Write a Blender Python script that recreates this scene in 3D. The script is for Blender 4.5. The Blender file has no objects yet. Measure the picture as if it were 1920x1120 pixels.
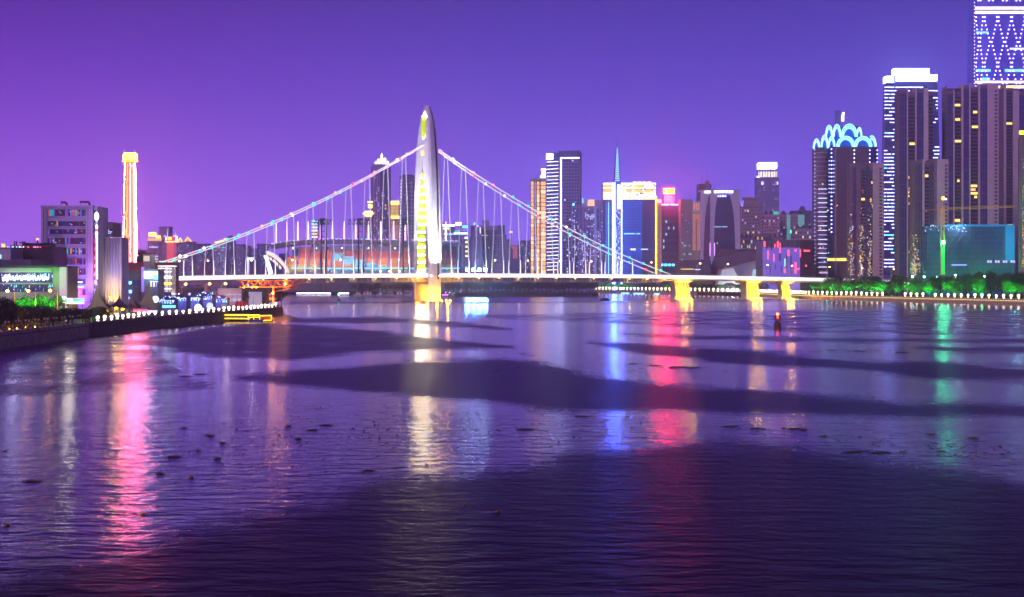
import bpy, math, random
from mathutils import Vector, Matrix
SC = bpy.context.scene
COL = SC.collection
R = random.Random(7)
# ------------------------------------------------------------------ camera
F, CX, HY, H = 3000.0, 960.0, 525.0, 14.5      # focal length in photo pixels, centre column, horizon row, eye height
cam = bpy.data.cameras.new('camera'); camo = bpy.data.objects.new('camera', cam); COL.objects.link(camo)
camo.location = (0, 0, H); camo.rotation_euler = (math.pi/2, 0, 0)
cam.sensor_width = 36; cam.lens = 36*F/1920; cam.shift_y = -(560-HY)/1920
cam.clip_start = 0.5; cam.clip_end = 20000
SC.camera = camo
# ------------------------------------------------------------------ night sky
w = bpy.data.worlds.new('World'); SC.world = w; w.use_nodes = True
nt = w.node_tree; nt.nodes.clear(); N = nt.nodes.new; L = nt.links.new
sky = N('ShaderNodeTexSky'); sky.sky_type = 'NISHITA'; sky.sun_disc = False
sky.sun_elevation = math.radians(-4); sky.sun_rotation = math.radians(215)
b1 = N('ShaderNodeBackground'); b1.inputs[1].default_value = 0.05; L(sky.outputs[0], b1.inputs[0])
tc = N('ShaderNodeTexCoord'); sp = N('ShaderNodeSeparateXYZ'); L(tc.outputs['Generated'], sp.inputs[0])
def ramp(stops):
    r = N('ShaderNodeValToRGB'); e = r.color_ramp.elements
    while len(e) < len(stops): e.new(0.5)
    for k, (p, c) in enumerate(stops): e[k].position = p; e[k].color = (*c, 1)
    r.color_ramp.interpolation = 'B_SPLINE'
    return r
# city glow: bright violet over the rooftops, dark overhead; magenta over the west bank, blue over the east
q4 = lambda st: ramp([(p, tuple(x/4 for x in c)) for p, c in st])
rw = q4([(0, (.98, .37, 2.0)), (.05, (.74, .225, 1.5)), (.11, (.24, .056, .80)), (.18, (.068, .017, .25)), (.28, (.032, .006, .055)), (.55, (.016, .0025, .018)), (1, (.010, .002, .012))])
re = q4([(0, (.55, .32, 1.9)), (.05, (.38, .205, 1.45)), (.11, (.135, .08, .80)), (.18, (.057, .038, .33)), (.28, (.026, .008, .058)), (.55, (.014, .0035, .019)), (1, (.009, .003, .012))])
L(sp.outputs[2], rw.inputs[0]); L(sp.outputs[2], re.inputs[0])
ma = N('ShaderNodeMapRange'); ma.interpolation_type = 'SMOOTHSTEP'
ma.inputs[1].default_value = -.42; ma.inputs[2].default_value = .10; L(sp.outputs[0], ma.inputs[0])
mx = N('ShaderNodeMix'); mx.data_type = 'RGBA'; L(ma.outputs[0], mx.inputs[0]); L(rw.outputs[0], mx.inputs[6]); L(re.outputs[0], mx.inputs[7])
b2 = N('ShaderNodeBackground'); b2.inputs[1].default_value = 5.2; L(mx.outputs[2], b2.inputs[0])
ad = N('ShaderNodeAddShader'); L(b1.outputs[0], ad.inputs[0]); L(b2.outputs[0], ad.inputs[1])
wo = N('ShaderNodeOutputWorld'); L(ad.outputs[0], wo.inputs[0])
# added violet fill over the camera's shoulder, to lift the facades
sun = bpy.data.lights.new('fill_sun', 'SUN'); sun.energy = 1.5; sun.angle = math.radians(12); sun.color = (.92, .60, 1)
suno = bpy.data.objects.new('fill_sun', sun); COL.objects.link(suno); suno.rotation_euler = (math.radians(62), 0, math.radians(-35))
SC.view_settings.view_transform = 'Standard'; SC.view_settings.look = 'None'
SC.view_settings.exposure = 0.0; SC.view_settings.gamma = 1.0; SC.view_settings.use_curve_mapping = False
SC.render.engine = 'CYCLES'; cy = SC.cycles
cy.use_denoising = True; cy.max_bounces = 4; cy.diffuse_bounces = 1; cy.glossy_bounces = 2; cy.transmission_bounces = 2
cy.volume_bounces = 0; cy.transparent_max_bounces = 4; cy.caustics_reflective = False; cy.caustics_refractive = False
cy.sample_clamp_indirect = 6; cy.sample_clamp_direct = 0; cy.use_light_tree = True; cy.blur_glossy = 0.3
# ------------------------------------------------------------------ helpers
def X(px, Y): return (px-CX)/F*Y
def Z(py, Y): return H+(HY-py)/F*Y
def P(px, py, Y): return Vector((X(px, Y), Y, Z(py, Y)))
def WY(py): return H*F/(py-HY)                  # distance of a point on the water seen at that row
G = 3.0
_m = {}
def mat(name, col, rough=.7, metal=0., var=.12, scale=.25, spec=.4):
    if name in _m: return _m[name]
    m = bpy.data.materials.new(name); m.use_nodes = True; t = m.node_tree; b = t.nodes['Principled BSDF']
    b.inputs['Roughness'].default_value = rough; b.inputs['Metallic'].default_value = metal; b.inputs['Specular IOR Level'].default_value = spec
    if var > 0:
        c = t.nodes.new('ShaderNodeTexCoord'); n = t.nodes.new('ShaderNodeTexNoise'); n.inputs['Scale'].default_value = scale; n.inputs['Detail'].default_value = 4
        r = t.nodes.new('ShaderNodeValToRGB'); r.color_ramp.elements[0].position = .3; r.color_ramp.elements[1].position = .7
        r.color_ramp.elements[0].color = (*[x*(1-var) for x in col], 1); r.color_ramp.elements[1].color = (*[min(1, x*(1+var)) for x in col], 1)
        g = t.nodes.new('ShaderNodeNewGeometry')
        t.links.new(g.outputs['Position'], n.inputs['Vector']); t.links.new(n.outputs['Fac'], r.inputs[0]); t.links.new(r.outputs[0], b.inputs['Base Color'])
    else: b.inputs['Base Color'].default_value = (*col, 1)
    _m[name] = m; return m
def emi(name, col, s, sample=False):
    if name in _m: return _m[name]
    m = bpy.data.materials.new(name); m.use_nodes = True; t = m.node_tree; b = t.nodes['Principled BSDF']
    b.inputs['Base Color'].default_value = (*[x*.5 for x in col], 1)
    b.inputs['Emission Color'].default_value = (*col, 1); b.inputs['Emission Strength'].default_value = s
    m.cycles.emission_sampling = 'AUTO' if sample else 'NONE'
    _m[name] = m; return m
def adopt(o, parent):
    o.parent = parent
    if parent.type == 'MESH':                  # a part may itself be scaled: keep the sub-part in the thing's space
        o.matrix_parent_inverse = (Matrix.LocRotScale(parent.location, parent.rotation_euler, parent.scale)).inverted()
class MB:
    def __init__(s): s.v = []; s.f = []
    def add(s, vs, fs):
        k = len(s.v); s.v += [tuple(x) for x in vs]; s.f += [tuple(i+k for i in f) for f in fs]; return s
    def box(s, x0, x1, y0, y1, z0, z1):
        return s.add([(x0,y0,z0),(x1,y0,z0),(x1,y1,z0),(x0,y1,z0),(x0,y0,z1),(x1,y0,z1),(x1,y1,z1),(x0,y1,z1)],
                     [(3,2,1,0),(4,5,6,7),(0,1,5,4),(1,2,6,5),(2,3,7,6),(3,0,4,7)])
    def loft(s, rings, cap=True):
        n = len(rings[0]); vs = [p for r in rings for p in r]; fs = []
        for k in range(len(rings)-1):
            for i in range(n): j = (i+1) % n; fs.append((k*n+i, k*n+j, (k+1)*n+j, (k+1)*n+i))
        if cap: fs.append(tuple(range(n-1, -1, -1))); fs.append(tuple(range((len(rings)-1)*n, len(rings)*n)))
        return s.add(vs, fs)
    def prism(s, poly, z0, z1): return s.loft([[(x, y, z0) for x, y in poly], [(x, y, z1) for x, y in poly]])
    def lathe(s, prof, n=12, cx=0, cy=0):
        return s.loft([[(cx+max(r, .001)*math.cos(2*math.pi*i/n), cy+max(r, .001)*math.sin(2*math.pi*i/n), z) for i in range(n)] for r, z in prof])
    def sphere(s, c, r, n=10, m=6, sz=1.):
        return s.lathe([(r*math.sin(math.pi*k/m), c[2]-r*sz*math.cos(math.pi*k/m)) for k in range(m+1)], n, c[0], c[1])
    def tube(s, pts, r, n=6, r1=None):
        pts = [Vector(p) for p in pts]; rings = []
        for k, p in enumerate(pts):
            d = (pts[min(k+1, len(pts)-1)]-pts[max(k-1, 0)]).normalized()
            a = d.cross(Vector((0, 0, 1)) if abs(d.z) < .9 else Vector((1, 0, 0))).normalized(); b = d.cross(a)
            q = r if r1 is None else r+(r1-r)*k/(len(pts)-1)
            rings.append([p+a*q*math.cos(2*math.pi*i/n)+b*q*math.sin(2*math.pi*i/n) for i in range(n)])
        return s.loft(rings)
    def mesh(s, name, m, smooth=False):
        me = bpy.data.meshes.new(name); me.from_pydata(s.v, [], s.f); me.validate(); me.update()
        for k in (m if isinstance(m, (list, tuple)) else [m]): me.materials.append(k)
        if smooth: me.polygons.foreach_set('use_smooth', [True]*len(me.polygons))
        return me
    def build(s, name, m, parent=None, smooth=False, stuff=False):
        o = bpy.data.objects.new(name, s.mesh(name, m, smooth)); COL.objects.link(o)
        if parent: adopt(o, parent)
        if stuff: o['kind'] = 'stuff'
        return o
_labels = {}
def tag(o, label, cat, group=None):
    o['label'] = label; o['category'] = cat
    if group: o['group'] = group
    if label in _labels and not group: print('DUPLICATE LABEL', label)
    _labels[label] = 1
    return o
def thing(name, label, cat, loc, rz=0, group=None):
    o = bpy.data.objects.new(name, None); COL.objects.link(o); o.location = loc; o.rotation_euler = (0, 0, rz); o.empty_display_size = .5
    return tag(o, label, cat, group)
_ub = {}
def B(name, m, parent, x0, x1, y0, y1, z0, z1, rot=None):
    """a box part: every box of one material shares one mesh"""
    if m.name not in _ub: _ub[m.name] = MB().box(-.5, .5, -.5, .5, -.5, .5).mesh('box_'+m.name, m)
    o = bpy.data.objects.new(name, _ub[m.name]); COL.objects.link(o); adopt(o, parent)
    o.location = ((x0+x1)/2, (y0+y1)/2, (z0+z1)/2); o.scale = (abs(x1-x0), abs(y1-y0), abs(z1-z0))
    if rot: o.rotation_euler = rot
    return o
def piece(name, me, parent, loc=(0, 0, 0), rot=(0, 0, 0), sc=(1, 1, 1)):
    o = bpy.data.objects.new(name, me); COL.objects.link(o); adopt(o, parent); o.location = loc; o.rotation_euler = rot; o.scale = sc; return o
def lamp(name, loc, power, col, parent=None, kind='POINT', r=.3, rot=(0, 0, 0), cone=90):
    l = bpy.data.lights.new(name, kind); l.energy = power; l.color = col; l.shadow_soft_size = r
    if kind == 'SPOT': l.spot_size = math.radians(cone); l.spot_blend = .6
    o = bpy.data.objects.new(name, l); COL.objects.link(o); o.location = loc; o.rotation_euler = rot
    if parent: o.parent = parent
    return o
ORD = 'first second third fourth fifth sixth seventh eighth ninth tenth eleventh twelfth thirteenth fourteenth fifteenth sixteenth seventeenth eighteenth nineteenth'.split()
TENS = {2: 'twenty', 3: 'thirty', 4: 'forty', 5: 'fifty', 6: 'sixty', 7: 'seventy'}
def nth(k):
    k += 1
    if k <= 19: return ORD[k-1]
    return (TENS[k//10][:-1]+'ieth') if k % 10 == 0 else TENS[k//10]+'-'+ORD[k % 10-1]
# ------------------------------------------------------------------ ground and water
bank = [(-107,-300),(-107,335),(-108,406),(-108,483),(-101,537),(-97,580),(-93,650),(-96,662),(-130,700),(-150,900),(-165,1100),(-260,1620),(-150,1500),(-50,1400),
        (70,1400),(77,1430),(88,1760),(161,1550),(215,1400),(222,1208),(290,906),(335,700),(420,400),(600,100),(700,-300),(4000,-300),(4000,5200),(-4000,5200),(-4000,-300)]
g = MB().prism(bank, -2, G).build('ground', mat('earth', (.06, .055, .05), .9)); g['kind'] = 'structure'

def lerp_line(pts, x):
    if x <= pts[0][0]: return pts[0][1]
    for (a, b), (c, d) in zip(pts, pts[1:]):
        if x <= c: return b+(d-b)*(x-a)/(c-a)
    return pts[-1][1]
# wind-ruffled patches on the river: (upper edge, lower edge)
RUF = [([(-900,1500),(0,1085),(250,1040),(420,975),(560,935),(700,905),(850,885),(960,868),(1080,852),(1180,845),(1300,822),(1430,829),(1560,850),(1700,862),(1800,868),(1920,905),(2600,1150)], [(-900,3000),(2600,3000)]),
       ([(430,709),(520,700),(760,680),(940,673),(1020,680),(1100,705),(1300,725),(1500,738),(1700,752),(1920,760),(2600,775)], [(430,710),(540,722),(640,731),(840,750),(1000,766),(1200,772),(1500,778),(1700,780),(1920,780),(2600,786)]),
       ([(1090,641),(1250,647),(1400,657),(1600,676),(1920,688),(2600,700)], [(1090,642),(1140,652),(1240,667),(1400,684),(1600,695),(1760,712),(1920,716),(2600,722)]),
       ([(1160,626),(1300,629),(1500,634),(1920,636),(2600,640)], [(1160,627),(1300,636),(1500,641),(1920,643),(2600,644)]),
       ([(-600,640),(0,640),(200,625),(290,660),(340,700),(405,727)], [(-600,760),(0,742),(120,736),(250,731),(330,730),(405,728)], .02),
       ([(230,640),(300,630),(400,612),(500,603),(600,612),(720,622),(860,640),(960,650)], [(230,641),(300,652),(372,664),(440,672),(560,672),(700,661),(860,655),(960,651)], .5),
       ([(-600,560),(500,575),(560,597),(700,594),(820,600),(960,617)], [(-600,570),(500,606),(620,606),(760,606),(860,614),(960,618)]),
       ([(860,592),(1000,590),(1400,584),(1920,582),(2600,582)], [(860,593),(1000,600),(1200,608),(1500,622),(1920,630),(2600,630)], .0),
       ([(960,652),(1000,672)], [(960,653),(1000,673)]),
       ([(540,566),(900,566),(1500,563),(2600,566)], [(540,569),(900,569),(1500,566),(2600,568)]),
       ([(1700,652),(1800,650),(2600,646)], [(1700,653),(1800,662),(2600,664)])]
def ruffle(x, y):
    if y < 45: return 1.
    px = CX+F*x/y; py = HY+H*F/y; best = -1.
    for up, lo, *cap in RUF:
        if px < up[0][0] or px > up[-1][0]: continue
        u = lerp_line(up, px); l = lerp_line(lo, px)
        k = 2.5+(py-HY)*.062+max(0, py-790)*.25
        best = max(best, min((py-u)/k, (l-py)/k, *(cap or [1])))
    return max(-1, min(1, best))
ys = [-300, -100, 0, 30]; y = 45.
while y < 1800: ys.append(y); y *= 1.0085 if y > 110 else 1.012
ys += [1800, 2400]
xs = [-500, -300]+[-200+2.0*k for k in range(271)]+[380, 420, 500, 720]
vs = [(x, y, 0) for y in ys for x in xs]; nx = len(xs)
fs = [(j*nx+i, j*nx+i+1, (j+1)*nx+i+1, (j+1)*nx+i) for j in range(len(ys)-1) for i in range(nx-1)]
wm = bpy.data.materials.new('river_water'); wm.use_nodes = True; t = wm.node_tree; b = t.nodes['Principled BSDF']; n_ = t.nodes.new; l_ = t.links.new
t.nodes.remove(b); ob_ = next(q for q in t.nodes if q.type == 'OUTPUT_MATERIAL')
b = n_('ShaderNodeBsdfAnisotropic'); b.distribution = 'BECKMANN'; b.inputs['Color'].default_value = (.84, .77, 1, 1); b.inputs['Anisotropy'].default_value = 0
df = n_('ShaderNodeBsdfDiffuse'); df.inputs['Color'].default_value = (.014, .004, .012, 1); fr_ = n_('ShaderNodeFresnel'); fr_.inputs['IOR'].default_value = 1.33
mw = n_('ShaderNodeMixShader'); l_(df.outputs[0], mw.inputs[1]); l_(b.outputs[0], mw.inputs[2]); l_(mw.outputs[0], ob_.inputs['Surface'])
at = n_('ShaderNodeAttribute'); at.attribute_name = 'ruffle'; at.attribute_type = 'GEOMETRY'
geo = n_('ShaderNodeNewGeometry')
def noise(sc, sx, sy, det=3):
    mp = n_('ShaderNodeMapping'); mp.inputs['Scale'].default_value = (sx, sy, 1); l_(geo.outputs['Position'], mp.inputs[0])
    k = n_('ShaderNodeTexNoise'); k.inputs['Scale'].default_value = sc; k.inputs['Detail'].default_value = det; l_(mp.outputs[0], k.inputs['Vector']); return k
e1 = noise(.09, 1, .5, 5)
mm = n_('ShaderNodeMath'); mm.operation = 'MULTIPLY_ADD'; l_(e1.outputs[0], mm.inputs[0]); mm.inputs[1].default_value = 1.8; mm.inputs[2].default_value = -.9
m2 = n_('ShaderNodeMath'); m2.operation = 'ADD'; l_(at.outputs['Fac'], m2.inputs[0]); l_(mm.outputs[0], m2.inputs[1])
e2 = noise(1.1, 1, .6, 4); m3 = n_('ShaderNodeMath'); m3.operation = 'MULTIPLY_ADD'; l_(e2.outputs[0], m3.inputs[0]); m3.inputs[1].default_value = .9; l_(m2.outputs[0], m3.inputs[2]); m4 = n_('ShaderNodeMath'); m4.operation = 'SUBTRACT'; l_(m3.outputs[0], m4.inputs[0]); m4.inputs[1].default_value = .45
rg = n_('ShaderNodeMapRange'); rg.interpolation_type = 'SMOOTHSTEP'; rg.inputs[1].default_value = -.5; rg.inputs[2].default_value = .55; l_(m4.outputs[0], rg.inputs[0])
rr = n_('ShaderNodeMapRange'); l_(rg.outputs[0], rr.inputs[0]); rr.inputs[3].default_value = .18; rr.inputs[4].default_value = .33; l_(rr.outputs[0], b.inputs['Roughness'])
w1 = noise(1.4, .55, 1.2, 3); w2 = noise(.42, .6, 1.25, 2)
ws = n_('ShaderNodeMath'); ws.operation = 'MULTIPLY_ADD'; l_(w2.outputs[0], ws.inputs[0]); ws.inputs[1].default_value = 2.6; l_(w1.outputs[0], ws.inputs[2])
bp = n_('ShaderNodeBump'); bp.inputs['Distance'].default_value = .16; bp.inputs['Strength'].default_value = .6; l_(ws.outputs[0], bp.inputs['Height']); l_(bp.outputs[0], b.inputs['Normal'])
rf = n_('ShaderNodeMapRange'); l_(rg.outputs[0], rf.inputs[0]); rf.inputs[3].default_value = 1.25; rf.inputs[4].default_value = .52      # breaking wavelets mirror less
fm = n_('ShaderNodeMath'); fm.operation = 'MULTIPLY'; fm.use_clamp = True; l_(fr_.outputs[0], fm.inputs[0]); l_(rf.outputs[0], fm.inputs[1]); l_(fm.outputs[0], mw.inputs[0])
me = bpy.data.meshes.new('river'); me.from_pydata(vs, [], fs); me.materials.append(wm)
a = me.attributes.new('ruffle', 'FLOAT', 'POINT'); a.data.foreach_set('value', [ruffle(x, y) for x, y, z in vs])
river = bpy.data.objects.new('river', me); COL.objects.link(river); river['kind'] = 'structure'
# ------------------------------------------------------------------ suspension bridge
BR = thing('suspension_bridge', 'long white lit suspension bridge with one tall arched tower across the river', 'bridge', (-55, 1038, 0), math.atan2(108, 174))
bconc = mat('bridge_concrete', (.62, .60, .58), .55, var=.06); bsteel = mat('bridge_steel', (.55, .53, .5), .5, var=.05)
white_led = emi('white_led', (1, .95, .98), 1.5, True); cable_white = emi('lit_cable', (1, .9, .97), 1.0); hang_m = emi('lit_hanger', (.85, .88, 1), .8)
def ztop(s): return 18.7-(s-30)**2*(4.9e-5 if s < 30 else 3.0e-5)
SS = [-215+10*k for k in range(71)]
HW = 8.2
def deck_ring(s):
    z = ztop(s); d = 5.6 if s < 175 else 3.6+2.0*max(0, 1-(s-175)/25)
    return [(s, -HW, z-2.6), (s, -HW+1.6, z-2.65), (s, -5.6, z-d), (s, 5.6, z-d), (s, HW-1.6, z-2.65), (s, HW, z-2.6), (s, HW, z), (s, -HW, z)]
MB().loft([deck_ring(s) for s in SS]).build('deck', bconc, BR)
for k in range(24):                         # light bands along both fascias
    s0, s1 = -213+28.6*k, -213+28.6*k+28.2
    for sy in (-1, 1):
        r = [[(s, sy*(HW+.02), ztop(s)-2.55), (s, sy*(HW+.3), ztop(s)-2.55), (s, sy*(HW+.3), ztop(s)-.05), (s, sy*(HW+.02), ztop(s)-.05)] for s in (s0, (s0+s1)/2, s1)]
        MB().loft(r).build('light_band', white_led, BR)
    B('handrail', bsteel, BR, s0, s1, -HW+.1, -HW+.25, ztop((s0+s1)/2)+1.05, ztop((s0+s1)/2)+1.2)
for k in range(96):                         # inclined ribs under the overhang
    s = -128+3.2*k; z = ztop(s)
    if k == 0:
        ribm = MB().loft([[(0, -HW+.2, -2.7), (.5, -HW+.2, -2.7), (.5, -HW+1.5, -2.75), (0, -HW+1.5, -2.75)], [(1.6, -5.9, -5.5), (2.1, -5.9, -5.5), (2.1, -5.4, -5.5), (1.6, -5.4, -5.5)]]).mesh('rib', bsteel)
    piece('rib', ribm, BR, (s, 0, z))
gold_s = emi('gold_small', (1, .6, .12), 12, True)
for k in range(22):                         # added warm lamps on invented outriggers, to brighten the ribs
    s = -118+15.2*k; z = ztop(s)
    B('added_outrigger', bsteel, BR, s-.08, s+.08, -HW-.9, -HW+.3, z-3.0, z-2.85); B('added_rib_lamp', gold_s, BR, s-.35, s+.35, -HW-.9, -HW-.6, z-3.25, z-3.02)
    lamp('rib_fill', (s, -HW-.7, z-3.7), 240 if 15 < abs(s) < 150 else 700, (1, .66, .34) if 20 < abs(s) < 150 else (1, .5, .05), BR, r=.3)
# tower: two shells that part round the openings
TA, TT, TH = 12.0, 3.9, 128.0
def tA(z): return TA*(max(0, 1-(max(z, 0)/TH)**3.5))**.5
def tT(z): return TT*(max(0.02, 1-(max(z, 0)/(TH+.4))**5))**.5
def tO(z):
    if z < 91: return 8.5*(1-max(0, (z-18)/73)**2.3)
    if 105 < z < 125: return 3.9*math.sqrt(max(0, 1-((z-113.5)/11.5)**2)) if z > 113.5 else 3.9*math.sqrt(max(0, 1-((z-113.5)/8.5)**2))
    return 0
zs = [-2, 6, 12]+[12+2.9*k for k in range(1, 40)]+[126.2, 127.2, 127.8]
bc = 1.0
white_shell = mat('tower_paint', (.74, .76, .80), .42, var=.05, spec=.5)
legs = []
for sy in (-1, 1):
    rings = []
    for z in zs:
        a, o, t_ = tA(z), tO(z), tT(z); q = min(.9, t_*.4, (a-o)*.45)
        pr = [(-t_, o), (t_, o), (t_, a-q), (t_-q, a), (-t_+q, a), (-t_, a-q)]
        if sy < 0: pr = [(x, -y_) for x, y_ in reversed(pr)]
        rings.append([(x, y_, z) for x, y_ in pr])
    legs.append(MB().loft(rings).build('tower_leg', white_shell, BR))
    gz = [z for z in zs if z > 12]
    MB().loft([[(x, sy*(tA(z)+e), z) for x, e in ((tT(z)*.2, -.3), (tT(z)*.2, .06), (tT(z)*.55, .06), (tT(z)*.55, -.3))] for z in gz[:-1]]).build('shade_strip', mat('shade_strip_dark', (.10, .06, .05), .6), legs[-1])  # raised dark strip, the groove's shade put into its colour
yg = mat('lime_paint', (.62, .78, .04), .6, var=.04); lime_lamp = emi('lime_white_lamp', (1, 1, .5), 170, True)
for k in range(14):                          # lime panels and lamp bars inside the arch
    z0 = 20+4.95*k; z1 = z0+4.95; o = tO(z0)
    if tO(z1) < 1.2: continue
    d = tO(z1)
    for sy in (1, -1):
        m = MB().loft([[(-3.0, sy*(tO(z)-.12), z), (3.0, sy*(tO(z)-.12), z), (3.0, sy*(tO(z)+.3), z), (-3.0, sy*(tO(z)+.3), z)] for z in (z0+.7, (z0+z1)/2, z1-.15)]).build('arch_panel', yg, legs[1 if sy > 0 else 0])
        B('panel_frame', white_shell, legs[1 if sy > 0 else 0], -3.6, 3.6, sy*d-.55, sy*d+.2, z1-.12, z1+.18)
    B('lamp_bar', lime_lamp, legs[1], -2.2, 2.2, o-.75, o-.4, z0+.75, z0+1.1)
MB().loft([[(-2.6, tO(z)-.1, z), (2.6, tO(z)-.1, z), (2.6, tO(z)+.3, z), (-2.6, tO(z)+.3, z)] for z in (107.5, 110, 113, 117, 120)]).build('arch_panel', yg, legs[1])
B('lamp_bar', lime_lamp, legs[1], -1.8, 1.8, 2.5, 2.8, 120.6, 121); B('lamp_bar', lime_lamp, legs[1], -1.8, 1.8, 1.2, 1.6, 106.2, 106.6)
B('red_sign', emi('red_yellow', (1, .35, .02), 4), BR, -tT(97)-.15, -tT(97)+.1, -1.7, 1.7, 95.2, 98)
B('sign_character', emi('sign_yellow', (1, .8, .05), 6), BR, -tT(97)-.3, -tT(97)-.16, -1.0, 1.0, 95.8, 97.4)
# piers
gold = emi('gold_fixture', (1, .62, .08), 40, True)
pierc = mat('pier_concrete', (.60, .56, .48), .65, var=.1, scale=.4)
B('pedestal', pierc, BR, -3.6, 3.6, -10.4, 10.4, -2, 11.5)
B('pile_cap', pierc, BR, -9, 9, -17, 17, -1.5, .9)
GOLD = (1, .46, .01)
def pier(s, wid, ncol, ztp, lit=True):
    p = B('pier_cap', pierc, BR, s-wid*.62, s+wid*.62, -6, 6, ztp-1.4, ztp)
    B('pile_cap', pierc, BR, s-wid*.75, s+wid*.75, -11, 9, -1.5, .7)
    for k in range(ncol):
        xx = s-wid/2+wid*(k+.5)/ncol
        q = wid/ncol*.42
        MB().loft([[(xx+q*.55*math.sin(z*.35)-q*f, -4.6, z) if e < 0 else (xx+q*.55*math.sin(z*.35)+q*f*e, y_, z) for e, f, y_ in ((-1, 1, -4.6), (1, 1, -4.6), (1, 1, 4.6), (-1.0001, 1, 4.6))] for z in ([-1.5+1.5*j for j in range(int((ztp-1.4+1.5)/1.5)+1)]+[ztp-1.2])]).build('pier_column', pierc, BR)
    if not lit: return
    for k in range(ncol):
        xx = s-wid/2+wid*(k+.5)/ncol
        B('flood_lamp', gold, BR, xx-.3, xx+.3, -8.3, -7.7, .75, 1.2)
        B('flood_lamp', gold, BR, xx-.25, xx+.25, -6.5, -6.1, ztp-.9, ztp-.5)
    lamp('pier_light', (s-wid*.3, -10.5, 3), 9500, GOLD, BR, r=.6); lamp('pier_light', (s+wid*.3, -10.5, 3), 9500, GOLD, BR, r=.6)
    lamp('pier_light', (s, -9.5, ztp-3), 6000, GOLD, BR, r=.6)
pier(205, 13.5, 5, ztop(205)-5.0+1.4); pier(270, 12, 5, ztop(270)-3.5); pier(302, 9, 2, ztop(302)-3.5); pier(-150, 9, 2, ztop(-150)-5.5, False)
for k in range(6):
    B('flood_lamp', gold, BR, -8+3.2*k-.3, -8+3.2*k+.3, -16.5, -15.9, .95, 1.4)
for xx in (-9, -2, 6): lamp('pedestal_light', (xx, -16.5, 2.6), 9500, GOLD, BR, r=.7)
lamp('pedestal_light', (-8.4, -3, 3), 8000, GOLD, BR, r=.7); lamp('pedestal_light', (-7.5, 0, 11.5), 3500, GOLD, BR, r=.5)
# white floods washing the tower from the deck edge
coolw = emi('cool_flood', (.92, .96, 1), 30, True)
for xx, yy, zz, tx, ty, tz, pw in ((-7, -18, 17, 0, -11, 55, 260000), (7, -18, 17, 0, -11, 60, 300000), (0, -17, 17, 0, -10.5, 95, 420000), (-24, -7, ztop(-24)+1.2, -3, -10, 45, 130000), (-24, 7, ztop(-24)+1.2, -3, 9, 60, 110000), (-34, 0, ztop(-34)+1.2, -3, 0, 100, 420000)):
    if yy < -12: B('flood_bracket', bsteel, BR, xx-.2, xx+.2, yy, -HW+.2, 16.4, 16.75)
    B('flood_lamp', coolw, BR, xx-.4, xx+.4, yy-.4, yy+.4, zz-.05, zz+.35)
    lamp('tower_flood', (xx, yy, zz+.9), pw, (.90, .95, 1), BR, 'SPOT', .5, Vector((tx-xx, ty-yy, tz-zz)).to_track_quat('-Z', 'Y').to_euler(), 62 if yy < -12 else 46)
# cables, hangers and coloured cable lights
LC, RC = 205., 192.
def cable(s, sy):
    tau = abs(s)/(LC if s < 0 else RC); z0 = 17.0 if s < 0 else 18.4; sag = 8.6 if s < 0 else 6.8
    return Vector((s, sy*(1.2+6.2*min(1, tau)**.8), z0+(103.5-z0)*(1-tau)-4*sag*tau*(1-tau)))
led = [emi('cable_cyan', (.01, .55, .9), 3), emi('cable_teal', (.01, .9, .45), 3), emi('cable_white', (1, .9, .75), 4), emi('cable_red', (1, .04, .08), 4), emi('cable_amber', (1, .3, .1), 3.5), emi('cable_pink', (1, .2, .3), 3.5)]
ledm = [MB().sphere((0, 0, 0), .85, 8, 5).mesh('cable_light', m, True) for m in led]
sock = MB().tube([(0, 0, 0), (0, 0, 9)], .5, 6, .12).mesh('hanger_socket', emi('lit_socket', (1, .96, .95), 1.6))
for sy in (-1, 1):
    for s0, s1 in ((-205, -2), (2, 192)):
        MB().tube([cable(s0+(s1-s0)*k/30, sy) for k in range(31)], .34, 6).build('main_cable', cable_white, BR)
    s = 15.
    for sgn in (-1, 1):
        s = 17. if sgn < 0 else 14.
        while s < (186 if sgn < 0 else 168):
            c = cable(sgn*s, sy); z = ztop(sgn*s)
            if c.z > z+3:
                MB().tube([c, (sgn*s, sy*7.4, z)], .2 if sy < 0 else .15, 5).build('hanger', hang_m, BR)
                k = min(9, c.z-z-.5)
                piece('hanger_socket', sock, BR, (sgn*s, sy*7.4, z), sc=(.8, .8, k/9))
            s += 13.2
    s = -196.
    while s < 190:
        if abs(s) > 6:
            warm = abs(s) < 60
            c = cable(s, sy); piece('cable_light', ledm[R.choice((3, 4, 5, 2, 5) if warm else (0, 0, 1, 1, 2, 4, 3))], BR, (c.x, c.y-.2, c.z+.25))
        s += R.choice((7, 9, 12, 15))
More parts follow.
